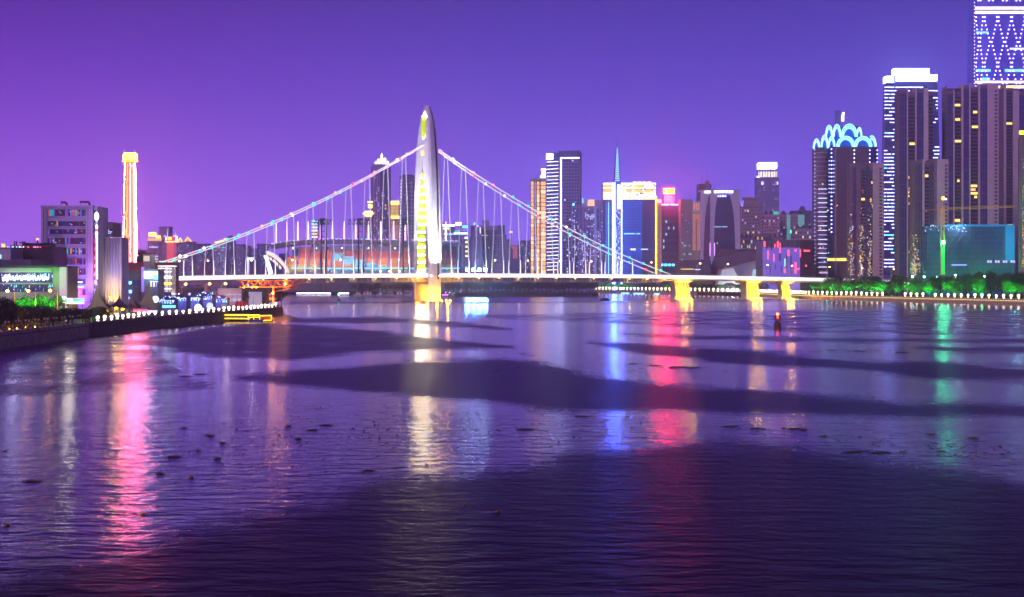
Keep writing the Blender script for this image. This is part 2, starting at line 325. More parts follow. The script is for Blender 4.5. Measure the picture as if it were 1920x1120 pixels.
# street lamps on the deck
post_m = mat('lamp_post', (.35, .3, .22), .5, .3); sodium = emi('sodium_lamp', (1, .58, .16), 22, True); cool_l = emi('cool_lamp', (.85, .93, 1), 20, True)
n_l = 0
for s in (-186, -168, -150, -122, -95, -62, 52, 78, 104, 130, 156, 182, 226, 252, 290, 314, 352, 386, 420, 455):
    z = ztop(s); loc = BR.matrix_world if False else None
    c, sn = math.cos(BR.rotation_euler.z), math.sin(BR.rotation_euler.z)
    t_ = thing('street_lamp', 'slim street lamp on the bridge deck, %s from the west end' % nth(n_l), 'street lamp', (-55+c*s-sn*4.5, 1038+sn*s+c*4.5, z), 0, 'street lamps on the bridge'); n_l += 1
    ml = cool_l if s in (252, 290) else sodium
    MB().tube([(0, 0, 0), (0, 0, 8.2)], .22, 6, .12).build('post', emi('lit_post', (.9, .5, .1), .5), t_)
    MB().tube([(0, 0, 8.2), (.7, 0, 8.8), (1.8, 0, 9)], .1, 5).build('arm', post_m, t_)
    MB().sphere((1.9, 0, 8.85), .55, 8, 5, .7).build('lamp_head', ml, t_)
# ------------------------------------------------------------------ building helpers
class TW:
    """a building whose front face stands at distance Y between two photo columns"""
    def __init__(s, name, label, px0, px1, pytop, Y, D, cat='building', G0=G, group=None):
        s.pc = (px0+px1)/2; s.px0, s.px1, s.Y, s.D, s.g = px0, px1, Y, D, G0
        s.W = (px1-px0)/F*Y; s.H = Z(pytop, Y)-G0; s.top = pytop
        s.o = thing(name, label, cat, (X(s.pc, Y), Y, G0), 0, group)
    def lx(s, px): return (px-s.pc)/F*s.Y
    def lz(s, py): return Z(py, s.Y)-s.g
    def box(s, name, m, px0, px1, py0, py1, y0, y1, parent=None):
        return B(name, m, parent or s.o, s.lx(px0), s.lx(px1), y0, y1, s.lz(py1) if py1 is not None else 0, s.lz(py0))
    def body(s, m, name='wall', py=None, parent=None): return B(name, m, parent or s.o, -s.W/2, s.W/2, 0, s.D, 0, s.lz(py) if py else s.H)
    def grid(s, name, m, px0, px1, py0, py1, nx, nz, fx=.6, fz=.55, prob=1., y=-.06, th=.12, side=None, parent=None, jit=0):
        """small panes too fine to pick apart, joined into one part"""
        prob *= 1.8 if name == 'lit_panes' else 1
        k = MB(); x0, x1, z0, z1 = s.lx(px0), s.lx(px1), s.lz(py1), s.lz(py0); dx, dz = (x1-x0)/nx, (z1-z0)/nz
        for i in range(nx):
            for j in range(nz):
                if R.random() > prob: continue
                a, c = x0+dx*(i+.5), z0+dz*(j+.5); hx, hz = dx*fx/2, dz*fz/2
                if jit: hx *= 1-jit*R.random(); a += dx*.2*(R.random()-.5)
                if side is None: k.box(a-hx, a+hx, y, y+th, c-hz, c+hz)
        if k.v: return k.build(name, m, parent or s.o, stuff=True)
    def sgrid(s, name, m, sd, py0, py1, ny, nz, fy=.6, fz=.55, prob=1., y0=0, y1=None):
        """the same on the side wall, sd = -1 left, +1 right"""
        k = MB(); y1 = s.D if y1 is None else y1; dy = (y1-y0)/ny; z0, z1 = s.lz(py1), s.lz(py0); dz = (z1-z0)/nz; x = sd*s.W/2
        for i in range(ny):
            for j in range(nz):
                if R.random() > prob: continue
                a, c = y0+dy*(i+.5), z0+dz*(j+.5); k.box(x-.06, x+.06, a-dy*fy/2, a+dy*fy/2, c-dz*fz/2, c+dz*fz/2)
        if k.v: return k.build(name, m, s.o, stuff=True)
    def slabs(s, m, px0, px1, py0, py1, n, th=.35, out=.5, name='floor_slabs', ret=0):
        k = MB(); z0, z1 = s.lz(py1), s.lz(py0)
        for j in range(n+1):
            z = z0+(z1-z0)*j/n; k.box(s.lx(px0), s.lx(px1), -out, ret, z-th/2, z+th/2)
        return k.build(name, m, s.o, stuff=True)
glass_d = mat('dark_glass', (.03, .03, .05), .18, 0, 0, spec=.6); glass_b = mat('blue_glass', (.05, .07, .16), .2, 0, 0, spec=.6)
glass_p = mat('violet_glass', (.07, .06, .20), .25, 0, 0, spec=.6)
mauve = mat('mauve_concrete', (.40, .33, .33), .8); brown = mat('brown_cladding', (.24, .18, .17), .8); dkbrown = mat('dark_brown_cladding', (.12, .085, .09), .75)
pink_c = mat('pink_render', (.50, .36, .40), .8); grey_c = mat('grey_render', (.38, .37, .40), .8); lil = mat('lilac_render', (.37, .33, .56), .8); white_c = mat('white_render', (.74, .73, .74), .7, var=.06)
slate = mat('slate_cladding', (.16, .16, .21), .7); dark = mat('dark_metal', (.06, .055, .06), .5, .3); navy = mat('navy_render', (.15, .14, .36), .7)
lw = emi('win_white', (.55, .6, 1), 2.8); ly = emi('win_yellow', (1, .72, .12), 2.4); lo_ = emi('win_orange', (1, .5, .15), 2.2); lc = emi('win_cyan', (.2, .75, 1), 2.2); lb = emi('win_blue', (.25, .3, 1), 2.4)
lp = emi('win_violet', (.62, .45, 1), 1.4); ld = emi('win_dim', (.6, .55, .9), .6)
led_w = emi('led_white', (.42, .48, 1), 6); led_b = emi('led_blue', (.25, .55, 1), 5); led_c = emi('led_cyan', (.1, .7, 1), 5); led_g = emi('led_gold', (1, .66, .1), 5); led_r = emi('led_red', (1, .05, .1), 5); led_v = emi('led_violet', (.6, .25, 1), 4)
neon_w = emi('neon_white', (.6, .66, 1), 8, True); neon_y = emi('neon_yellow', (1, .75, .02), 6, True); neon_r = emi('neon_red', (1, .04, .08), 7, True)

# ================================================================== west bank, near things
# eight-storey factory office with coloured curtains
t = TW('office_building', 'eight-storey lilac office block with ribbon windows and two bent roof pipes', 77, 174, 388, 520, 14)
w_ = mat('office_render', (.44, .36, .50), .75, var=.07, scale=.35)
wall = t.body(w_)
t.box('parapet', w_, 76, 175, 385.5, 389.5, -.35, 14.3, wall)
for a in (80, 84.5, 87.5): t.box('pilaster', w_, a, a+1.6, 391, 555, -.3, .1, wall)
for a in (162, 167): t.box('pilaster', w_, a, a+1.8, 391, 555, -.3, .1, wall)
curt = [mat('curtain_%d' % k, c, .8, var=0) for k, c in enumerate([(.10, .03, .07), (.05, .05, .22), (.20, .14, .09), (.05, .03, .12), (.14, .04, .05), (.03, .10, .16), (.09, .06, .12)])]
glow = [emi('curtain_glow_%d' % k, c, .55) for k, c in enumerate([(.7, .1, .2), (.1, .25, .9), (.8, .5, .15), (.25, .1, .7), (.05, .6, .5)])]
rows = [(393.5, 405), (415.5, 424), (430.5, 439), (446.5, 457.5), (466, 477), (485, 496), (504.5, 515), (524, 533), (543, 553)]
for j, (a, c) in enumerate(rows):
    x0 = 90 if j < 6 else 126
    wn = t.box('window', dark, x0-.4, 160.4, a-.4, c+.4, -.04, .1, wall)
    wn2 = t.o
    t.box('sill', w_, x0-1.5, 161.5, c+.4, c+1.5, -.5, .0, wall); t.box('lintel', w_, x0-1.5, 161.5, a-1.6, a-.5, -.35, .0, wall)
    n = 22 if j < 6 else 11
    for k in range(n):
        xa = x0+(160-x0)*k/n; m = R.choice(curt) if R.random() > (.45 if j == 0 else .12) else R.choice(glow)
        t.box('pane', m, xa+.25, xa+(160-x0)/n-.15, a, c, -.09, -.05, wall)
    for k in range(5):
        xx = R.uniform(x0, 158); q = R.choice((lw, lb, ly, lc, lp)); zz = R.uniform(a+2, c-2); t.box('painted_glint', q, xx, xx+1.0, zz, zz+1.3, -.13, -.095, wall)  # glowing chips imitate lights mirrored in the panes
for (a, b_, z) in ((106, 118.5, 378.5), (142, 161.5, 377.5)):
    zb = t.lz(389); zt_ = t.lz(z)
    MB().tube([(t.lx(b_-1.2), 5, zb), (t.lx(b_-1.2), 5, zt_-.8), (t.lx(b_-2), 5, zt_-.25), (t.lx(b_-3.5), 5, zt_), (t.lx(a), 5, zt_+.05)], .36, 8).build('roof_pipe', mat('rusty_pipe', (.16, .09, .07), .6, .4), t.o)
    MB().tube([(t.lx(a+1.5), 5, zt_), (t.lx(a+1), 5, zb)], .06, 5).build('pipe_stay', dark, t.o)
t.box('stair_wing', white_c, 174.02, 181, 386.5, None, 1, 15)
for j in range(10): t.box('window', glass_d, 175.2, 177.6, 394+15.5*j, 402+15.5*j, .93, 1.1)
t.box('window_sign', lc, 126, 158, 537, 539, -.5, -.3); t.box('hanging_sign', emi('sign_lilac', (.8, .7, 1), 3), 130, 155, 528, 530.5, -.5, -.3)
for a in (138, 143, 148, 153): t.box('neon_tube', led_r, a, a+1.4, 541, 553, -.6, -.4)
t.box('neon_tube', neon_y, 135.5, 137.3, 544, 553, -.6, -.4)
lamp('office_fill', (t.lx(150), -4, t.lz(557)), 2500, (.5, .2, 1), t.o, r=.6); lamp('office_fill', (t.lx(168), -9, t.lz(556)), 2500, (.42, .16, 1), t.o, r=.8); lamp('office_fill', (t.lx(150), -16, t.lz(556)), 20000, (.5, .24, 1), t.o, 'SPOT', 1, Vector((-2, 16, 12)).to_track_quat('-Z', 'Y').to_euler(), 80)  # unseen violet lamps added to brighten the office wall
s = TW('vertical_neon_sign', 'tall narrow white and red neon sign on the corner of the lilac office block', 178.3, 183, 396, 517, 2, 'sign', G+14)
s.box('sign_spine', white_c, 179, 182, 397, None, .6, 2)
MB().sphere((s.lx(180.7), .3, s.lz(406)), .72, 10, 8, 1.9).build('sign_oval', neon_w, s.o)
for k in range(4): s.box('sign_character', (neon_w, led_r, neon_w, led_b)[k], 179, 182.6, 423+6.2*k, 428+6.2*k, .1, .55)
s.box('light_strip', neon_r, 178.3, 179.8, 447, 524, .2, .55)
for k in range(13): s.box('bulb', neon_w, 180.6, 182.6, 447+6*k, 451+6*k, .15, .55)
# silo with fluted wall
s = TW('grain_silo', 'white fluted silo block with warm uplit grooves beside the office', 184, 228, 445, 528, 10)
s.box('wall', white_c, 184, 228, 447, None, .8, 10)
for k in range(8): MB().lathe([(.48, 0), (.48, s.lz(446))], 12, s.lx(186.8+5.5*k), .9).build('flute', white_c, s.o, True)
s.box('coping', white_c, 183.6, 228.4, 444.6, 446.4, .2, 10.2)
for k in range(4):
    xx = s.lx(203.3+6.1*k); B('uplight', emi('amber_bar', (1, .6, .15), 14, True), s.o, xx-.2, xx+.2, -.7, -.5, .3, .5)
    lamp('flute_light', (xx, -.75, 1.0), 1800, (1, .6, .16), s.o, 'SPOT', .15, (math.radians(176), 0, 0), 40)
    lamp('flute_light', (xx, -1.3, 3.0), 1800, (1, .6, .16), s.o, 'SPOT', .15, (math.radians(174), 0, 0), 30)
lamp('fill_light', (s.lx(204), -22, 6), 9000, (1, .78, .95), s.o, 'SPOT', .8, Vector((0, 22, 9)).to_track_quat('-Z', 'Y').to_euler(), 50); MB().tube([(s.lx(204), -22.6, 0), (s.lx(204), -22.6, 6)], .12, 6).build('fill_pole', dark, s.o)  # added spot on an invented pole, to brighten the silo front
s = TW('silo_headhouse', 'small dark boxy building behind the silo and the office block', 184.5, 211.5, 418, 552, 12)
s.body(mat('mauve_board', (.22, .17, .19), .8)); s.box('roof_edge', dark, 184, 212, 416.8, 418.4, -.3, 12.3)
for k in range(9): s.box('window', glass_d, 186+2.8*k, 188+2.8*k, 430, 440, -.08, .1)
s.grid('lit_panes', lw, 186, 211, 431, 439, 9, 3, .5, .5, .3, -.16)
# festival hall with glazed front and neon scribble
t = TW('glazed_hall', 'low glazed hall with white neon scribble across its front behind green trees', -60, 109, 500, 440, 20)
hallw = mat('hall_panel', (.42, .38, .30), .7)
t.box('wall', hallw, -60, 109, 501, None, .3, 20)
t.box('roof_slab', dark, -62, 111, 498.3, 501.5, -1.6, 20.5)
t.box('fascia', mat('cream_panel', (.55, .52, .42), .6), -60, 97, 503, 511, -.05, .3)
hg = mat('hall_glass', (.04, .06, .12), .15, 0, 0, spec=.7)
for k in range(20):
    a = -60+7.9*k; t.box('pane', hg, a+.3, a+7.6, 511.5, 530.5, .1, .3); t.box('pane', hg, a+.3, a+7.6, 533.5, 547, .1, .3)
    t.box('mullion', slate, a-.3, a+.3, 511, 548, -.02, .12)
t.box('transom', hallw, -60, 99, 530.6, 533.3, -.2, .3)
k = MB()                                                        # looping white neon
px = 6.
pts = []
for q in range(64):
    pts.append((t.lx(6+q*1.35), -.4, t.lz(521.5+4.2*math.sin(q*1.25)*(1 if q > 10 else 1.6)-.9*math.cos(q*.6))))
k.tube(pts, .17, 5).build('neon_script', neon_w, t.o)
for q in range(46): xx = R.uniform(3, 98); z0 = R.uniform(512, 524); t.box('light_strip', R.choice((led_b, led_c, lw, lb, lp)), xx, xx+R.uniform(.4, 1.0), z0, z0+R.uniform(2, 6), -.12, -.02)
for q in range(30): xx = R.uniform(3, 98); z0 = R.uniform(533, 544); t.box('light_strip', R.choice((lb, lc, ld, lo_, emi('win_green', (.1, 1, .3), 1.6))), xx, xx+R.uniform(.3, .8), z0, z0+R.uniform(2, 5), -.12, -.02)
t.box('poster_pillar', emi('poster_glow', (.75, .62, .68), .55), 113, 125, 501, None, -.8, .6); t.box('side_wall', hallw, 109, 113, 500, None, 0, 16)
k = MB().loft([[(t.lx(x), -1.6, t.lz(y)), (t.lx(x), 2, t.lz(y)), (t.lx(x), 2, t.lz(y)-.15), (t.lx(x), -1.6, t.lz(y)-.15)] for x, y in ((111, 501), (120, 499.5), (127, 500.2), (131, 501.5))]).build('canopy', dark, t.o)
lamp('hall_light', (t.lx(40), -7, t.lz(520)), 900, (.8, .85, 1), t.o, r=1)
t = TW('shed_roof_annex', 'grey ribbed metal annex with flat top behind the glazed hall', -60, 58, 487, 466, 14)
t.body(slate)
for k in range(40): t.box('roof_rib', mat('rib_metal', (.24, .24, .26), .5, .4), -58+2.9*k, -57+2.9*k, 488, 500, -.25, .1)
t = TW('brewery_block', 'dark brick brewery block with chimneys and rooftop lights left of the office', 20, 92, 462, 500, 20)
t.body(mat('dark_brick', (.055, .03, .05), .85)); t.box('roof_house', dkbrown, 38, 80, 455.5, 462, 3, 14); t.box('parapet', dkbrown, 19, 93, 460.5, 463.5, -.3, .2)
MB().loft([[(t.lx(x), 0, t.lz(y)), (t.lx(x), 12, t.lz(y)), (t.lx(x), 12, t.lz(y)-.35), (t.lx(x), 0, t.lz(y)-.35)] for x, y in ((36, 454), (52, 455.5), (66, 457.5), (80, 455))]).build('curved_roof', dark, t.o)
for a in (19.6, 23.4, 35.3, 39): MB().tube([(t.lx(a), 4, t.lz(463)), (t.lx(a), 4, t.lz(452))], .22, 8).build('chimney', dark, t.o)
for k in range(24): xx = R.uniform(14, 76); t.box('rooftop_light', R.choice((lw, lw, lc, lo_, lb)) if xx < 52 else R.choice((led_r, led_r, lb)), xx, xx+1.6, 462+R.uniform(0, 1.6), 464.4, -.7, -.4)
for k in range(6): t.box('window', glass_b, 34+6*k, 36.5+6*k, 488, 494, -.05, .1)
MB().tube([(t.lx(56), 8, t.lz(456)), (t.lx(56), 8, t.lz(449))], .25, 6).build('beacon_mast', dark, t.o); t.box('beacon', lo_, 54, 58, 446, 449.5, 7.5, 8.5)
t = TW('lilac_warehouse', 'plain lilac walled warehouse at the far left edge beside the chimneys', -60, 20, 465, 488, 18)
t.body(mat('ware_lilac', (.42, .36, .42), .8)); t.box('lit_window', lc, -2, 2.4, 478, 485, -.1, .1); t.box('roof_lamp', lo_, -3, 2, 457, 464, 3, 4); t.box('coping', slate, -61, 20.6, 464, 465.6, -.3, 18.2)
# obelisk-like television tower
TY = 800
t = TW('television_tower', 'tall pink-white glowing tower tapering to a golden crown on the left', 225, 256, 283, TY, 8, 'tower')
def ob(z, k=1.): q = (6.1*(1-z/t.H*.36)); return q*.62*k
core = MB().loft([[(ob(z)*math.cos(math.pi/8+math.pi/4*i), 4+ob(z)*math.sin(math.pi/8+math.pi/4*i), z) for i in range(8)] for z in (0, t.H*.5, t.lz(304))]).build('shaft', emi('tower_core', (1, .06, .08), 1.6, False), t.o)
pinkw = emi('pink_strip', (1, .25, .42), 230, True); pinkr = emi('rose_strip', (1, .05, .12), 80, True); orr = emi('orange_strip', (1, .12, .04), 8)
rosd = emi('rose_dim', (1, .10, .10), 2.2); amb_s = emi('amber_strip', (1, .22, .04), 4)
for i in range(20):
    a = math.pi+math.pi*(i+.5)/20
    m = (pinkw, pinkr, pinkw, rosd, orr, rosd, dkbrown, amb_s, orr, rosd, amb_s, pinkr, orr, rosd, amb_s, pinkr, rosd, pinkw, pinkr, pinkw)[i]
    q = .030 if m in (pinkw, pinkr) else .05
    MB().loft([[((ob(z)*1.03)*math.cos(a+d)*e, 4+(ob(z)*1.03)*math.sin(a+d)*e, z) for d, e in ((-q, .97), (-q, 1.03), (q, 1.03), (q, .97))] for z in (0, t.H*.5, t.lz(305.5))]).build('light_strip', m, t.o)
for k in range(110):
    z = t.H*.9*R.random()**1.5; a = math.pi+math.pi*R.uniform(.16, .84); q = ob(z)*1.09; xx, yy = q*math.cos(a), 4+q*math.sin(a)
    B('shaft_panel', R.choice((led_r, dkbrown, orr, amb_s, dkbrown)), t.o, xx-.2, xx+.2, yy-.1, yy+.1, z, z+R.uniform(.5, 2.2))
goldc = emi('gold_crown', (1, .62, .06), 9, True)
z3, z2 = t.lz(304), t.lz(301)
MB().lathe([(3.2, z3), (4.4, z3+.6), (4.4, z2), (3.7, z2+.2)], 8, 0, 4).build('crown_gallery', emi('gold_dim', (1, .5, .04), 2.5), t.o)
MB().lathe([(3.5, z2+.22), (3.85, t.lz(292)), (3.4, t.lz(287.5)), (3.0, t.lz(286))], 8, 0, 4).build('crown', goldc, t.o)
for a in (228.5, 237, 240, 243, 249.5): t.box('crown_rib', dkbrown, a-.3, a+.3, 287, 300.6, 4-4.1, 4-3.7)
for a in (229, 249): MB().tube([(t.lx(a), 4, t.lz(288)), (t.lx(a), 4, t.lz(278.5))], .14, 5).build('antenna', emi('antenna_glow', (1, .6, .5), .8), t.o)
lamp('tower_glow', (0, -9, 22), 9000, (1, .45, .5), t.o, r=2)
# red-roofed house, screens and the crystal pavilion
t = TW('red_roof_house', 'brown house with a striped red metal roof below the glowing tower', 228, 268, 495, 600, 14)
t.box('wall', dkbrown, 228, 268, 508, None, .3, 14)
MB().loft([[(t.lx(a), -.5, t.lz(507)), (t.lx(c), 5, t.lz(492)), (t.lx(c), 5.4, t.lz(492)-.3), (t.lx(a), -.5, t.lz(508.2))] for a, c in ((228, 230), (268.5, 264))]).build('roof', mat('red_roof', (.42, .08, .08), .5, .2), t.o)
for k in range(14): a = 229+2.85*k; MB().tube([(t.lx(a), -.52, t.lz(506.6)), (t.lx(a+1.2-k*.2), 4.9, t.lz(491.4))], .1, 4).build('roof_rib', mat('red_rib', (.6, .2, .2), .5), t.o)
t.box('signboard', led_c, 230, 246, 528, 533, -.3, .2); t.box('signboard', emi('sign_blue', (.15, .35, 1), 5, True), 231, 247, 544, 550, -.4, .1); t.box('signboard', neon_w, 229, 242, 557, 561, -.5, 0)
for k in range(5): t.box('window', glass_b, 248+3.6*k, 251+3.6*k, 526, 536, .2, .34)
t.box('screen', emi('screen_cyan', (.35, .85, 1), 8, True), 271, 288, 509.5, 522.5, -.6, -.2); t.box('annex', slate, 266.5, 297, 505, None, -.15, 10); t.box('screen', led_c, 290, 296, 510, 524, -.5, -.2)
t.box('yellow_sign', neon_y, 291, 296, 509.5, 514.5, -.8, -.55); t.box('floor_edge', lw, 282, 297, 527.5, 529, -.6, -.2)
for k in range(7): t.box('window', R.choice((ly, lb, glass_b)), 283+2*k, 284.2+2*k, 530, 538, -.4, -.16)
for k in range(9): t.box('pillar_block', emi('violet_block', (.45, .22, .85), .7), 266.5, 271.5, 501+5.2*k, 505.8+5.2*k, -1.4, -.9)
lamp('screen_light', (t.lx(282), -5, t.lz(516)), 1800, (.4, .8, 1), t.o, r=1)
t = TW('crystal_pavilion', 'glittering glass pavilion of white rods at the west end of the bridge deck', 297, 321, 499, 640, 10)
t.box('core', glass_p, 298, 320, 500, None, .6, 9.5)
rod = emi('crystal_rod', (.8, .72, .78), .7); rod2 = emi('crystal_bright', (1, .92, .9), 2.2)
for k in range(17): t.box('rod', R.choice((rod, rod, slate)), 297+1.45*k, 297.8+1.45*k, 499.5+R.uniform(0, 3), 548, -.1, .4)
for a, h, m in ((518, 4, neon_w), (530.5, 3.4, neon_y), (509, 1.6, rod2), (503, 1.3, rod2), (541, 1.5, rod2)): t.box('light_ring', m, 296.6, 321.6, a, a+h, -.35, .15)
t.box('top_rim', rod2, 296, 322, 498.4, 499.6, -.4, 10)
t = TW('hillside_kiosk', 'small stone kiosk with lit face and trees on top beside the tower foot', 268, 282, 476, 640, 8)
t.body(mat('kiosk_stone', (.45, .42, .34), .8)); t.box('lit_face', emi('kiosk_glow', (.9, .8, .55), .8), 269.5, 280.5, 480, 490, -.15, .1); t.box('roof', dkbrown, 267, 283, 474.8, 476.6, -.5, 8.3)
lo_wall = TW('terrace_wall', 'long low reddish terrace wall behind the crystal pavilion', 256, 330, 493, 690, 6, 'wall'); lo_wall.body(mat('terrace_brick', (.22, .09, .09), .85)); lo_wall.box('coping', mauve, 255, 331, 491.8, 493.4, -.3, 6.2)
for k in range(12): lo_wall.box('wall_lamp', R.choice((lo_, lw, ly)), 258+5.6*k, 259.6+5.6*k, 489.6, 491.8, 1, 1.5)
# tensile tents on the promenade
tentm = mat('tent_membrane', (.36, .36, .16), .8, var=.05)
def tent(label, apx, apy, corners, Y, m=tentm):
    o = thing('tensile_tent', label, 'tent', (X(apx, Y), Y, G), 0, 'tensile tents on the promenade')
    ap = Vector((0, 0, Z(apy, Y)-G)); n = 10; cs = [Vector((X(px_, Y+dy)-X(apx, Y), dy, Z(py_, Y+dy)-G)) for px_, py_, dy in corners]
    v = []; f = []
    ring = []
    for i, c in enumerate(cs):
        d = cs[(i+1) % len(cs)]
        for q in range(4):
            e = c.lerp(d, q/4); e = e+(Vector((0, 0, e.z))-e)*.16*math.sin(math.pi*q/4); ring.append(e)
    rings = []
    for k in range(n+1):
        u = k/n; rr = u**1.9
        rings.append([Vector((p.x*(.04+.96*u**1.15), p.y*(.04+.96*u**1.15), ap.z+(p.z-ap.z)*(1-(1-u)**1.8))) for p in ring])
    rings2 = [[q+Vector((0, 0, -.06)) for q in r] for r in reversed(rings)]
    MB().loft(rings+rings2).build('membrane', m, o, True)
    MB().tube([(0, 0, 0), ap+Vector((0, 0, .4))], .16, 6).build('mast', dark, o)
    for c in cs:
        MB().tube([(c.x*1.02, c.y*1.02, 0), c], .09, 5).build('edge_post', mat('steel_post', (.5, .48, .45), .4, .6), o)
    return o
tent('tall olive tensile tent with sharp peak right of the silo', 181, 538, [(171, 584, -6), (212, 581, -7), (206, 572, 10), (160, 578, 8)], 440)
tent('low violet tensile tent between the two olive peaks', 224, 557, [(203, 574, -6), (246, 580, -7), (240, 572, 8), (214, 570, 8)], 470, mat('tent_violet', (.25, .16, .26), .8))
tent('low brown tensile tent right of the violet one', 247, 557, [(238, 574, -5), (268, 581, -7), (266, 572, 8), (240, 570, 9)], 480, mat('tent_brown', (.32, .22, .18), .8))
tent('tall dark olive tensile tent with peak left of the white globe', 279, 534, [(261, 570, -5), (302, 585, -7), (294, 568, 9), (262, 566, 9)], 500)
for a, b_, Y, c in ((218, 578, 462, (1, .7, .1)), (230, 580, 468, (1, .7, .1)), (200, 584, 436, (1, .55, .1))):
    o = thing('tent_lamp', 'warm lamp hanging under the %s' % {218: 'violet tent, left one', 230: 'violet tent, right one', 200: 'tall olive tent'}[a], 'lamp', P(a, b_, Y), 0, 'lamps under the tents')
    MB().sphere((0, 0, 0), .5, 8, 6, .7).build('bulb', neon_y, o); MB().tube([(0, 0, .3), (0, 0, 1.2)], .04, 4).build('cord', dark, o); lamp('tent_light', (0, -1, -.3), 900, c, o, r=.4)
# big white globes
for k, (a, b_, r_, Y, br, lab) in enumerate(((119.5, 562, 6.5, 430, 1.6, 'large white glowing globe beside the poster pillar'), (291.5, 561.5, 6.5, 505, 1.8, 'large white glowing globe right of the dark tent peak'), (371.5, 577, 6.8, 560, 2.2, 'large bright globe among the quay lamps, nearest to the blue huts'), (393.5, 574, 6.4, 575, 1.0, 'pale cyan and cream globe just right of the bright one'), (419.5, 575, 5.2, 590, .22, 'dim pinkish globe left of the red barrel'))):
    o = thing('globe_light', lab, 'globe', (X(a, Y), Y, G), 0, 'big globes on the promenade'); z = Z(b_, Y)-G; rr = r_/F*Y
    MB().sphere((0, 0, z), rr, 20, 12).build('globe', emi('globe_%d' % k, (.85, .95, 1) if k < 4 else (.9, .75, .8), br, True), o, True)
    MB().tube([(0, 0, 0), (0, 0, z-rr*.8)], .3, 8).build('stand', dark, o); MB().lathe([(.9, 0), (.8, .3), (.3, .4)], 10).build('base', slate, o)
# red beer barrel
o = thing('barrel_sculpture', 'huge red barrel lying on its side beside the dark billboard building', 'barrel', (X(452, 590), 590, G)); z = Z(572, 590)-G
k = MB(); n = 16
k.loft([[(x, r_*math.cos(2*math.pi*i/n), z+r_*math.sin(2*math.pi*i/n)) for i in range(n)] for x, r_ in ((-2.0, 1.0), (-1.2, 1.35), (0, 1.5), (1.2, 1.35), (2.0, 1.0))]).build('barrel', emi('barrel_red', (.9, .02, .05), .35), o, True)
for x in (-1.3, 0, 1.3): MB().loft([[(x+d, e*math.cos(2*math.pi*i/n), z+e*math.sin(2*math.pi*i/n)) for i in range(n)] for d, e in ((-.12, 1.36), (-.12, 1.54), (.12, 1.54), (.12, 1.36))]).build('hoop', dark, o)
B('cradle', dark, o, -1.6, 1.6, -.8, .8, 0, max(.2, z-1.25))
# bar huts with blue lights
hutn = ['leftmost blue-lit bar hut on the promenade', 'second blue-lit bar hut from the left', 'bar hut with white sails and blue string lights in the middle', 'bar hut with pink ridge lights right of the white sails', 'rightmost violet bar hut before the pink warehouse']
for k, (a, b_, top, Y, m) in enumerate(((302, 326, 556, 560, led_b), (326, 350, 552, 580, led_b), (352, 374, 551, 600, led_w), (374, 398, 549, 620, led_v), (398, 426, 554, 640, lb))):
    t = TW('bar_hut', hutn[k], a, b_, top, Y, 8, 'hut', group='bar huts with blue lights')
    t.box('wall', navy, a+1, b_-1, top+6, None, .5, 8)
    MB().loft([[(t.lx(a-1), -1, t.lz(top+7)), (t.lx(b_+1), -1, t.lz(top+7)), (t.lx(b_+1), 9, t.lz(top+7)), (t.lx(a-1), 9, t.lz(top+7))], [(t.lx((a+b_)/2)-.6, 3.5, t.lz(top)), (t.lx((a+b_)/2)+.6, 3.5, t.lz(top)), (t.lx((a+b_)/2)+.6, 4.5, t.lz(top)), (t.lx((a+b_)/2)-.6, 4.5, t.lz(top))]]).build('tent_roof', mat('hut_roof', (.20, .16, .36), .7), t.o)
    for q in range(7): xx = a+1+(b_-a-2)*q/6; t.box('eave_light', R.choice((m, led_w, led_c)), xx-.55, xx+.55, top+7.3, top+8.6, -1.2, -.9)
    for q in range(5): xx = a+2+(b_-a-4)*q/4; t.box('window_light', R.choice((led_c, lb, led_b)), xx-.6, xx+.6, top+10, top+13, .3, .6)
    for q in range(18): xx = R.uniform(a-2, b_+2); zz = R.uniform(top-2, top+12); t.box('sparkle_light', R.choice((led_w, led_w, led_v, led_b, lc)), xx, xx+R.uniform(.6, 2.4), zz, zz+R.uniform(.6, 1.3), -1.5, -1.2)
    lamp('hut_light', (0, -3, 3.2), 700, (.35, .4, 1), t.o, r=.6)
# pink warehouse, dark billboard building
t = TW('pink_warehouse', 'plain pinkish warehouse with two rows of pale windows under the bridge', 409, 462, 542, 700, 16)
t.body(mat('ware_pink', (.46, .36, .38), .85)); t.box('coping', mauve, 408, 463, 540.8, 542.6, -.3, 16.2)
for q in range(3):
    for j in range(2): t.box('window', emi('pale_blue_pane', (.55, .6, 1), .55), 427+9.2*q, 434+9.2*q, (551.5, 559.5)[j], (553.5, 565.5)[j], -.1, .1)
lamp('fill_light', (t.lx(430), -7, 6), 1500, (1, .75, .7), t.o, r=.8)
t = TW('billboard_building', 'dark narrow building holding a tall white billboard at the wharf end', 453, 498, 540, 630, 10)
t.body(mat('soot_wall', (.09, .06, .065), .9))
bb = t.box('billboard', white_c, 466.5, 491.5, 547.5, 588, -.5, -.2)
for q in range(6): t.box('billboard_character', slate, 475, 476.2, 557+3.4*q, 559+3.4*q, -.56, -.5)
for q in range(2): t.box('billboard_frame', slate, (466, 491.4)[q], (466.6, 492)[q], 547, 588.5, -.6, -.2)
lamp('billboard_lamp', (t.lx(479), -8, 2.5), 520, (1, .9, .92), t.o, r=.4); B('lamp_housing', lw, t.o, t.lx(478), t.lx(480), -8.2, -7.8, 1.6, 1.9)
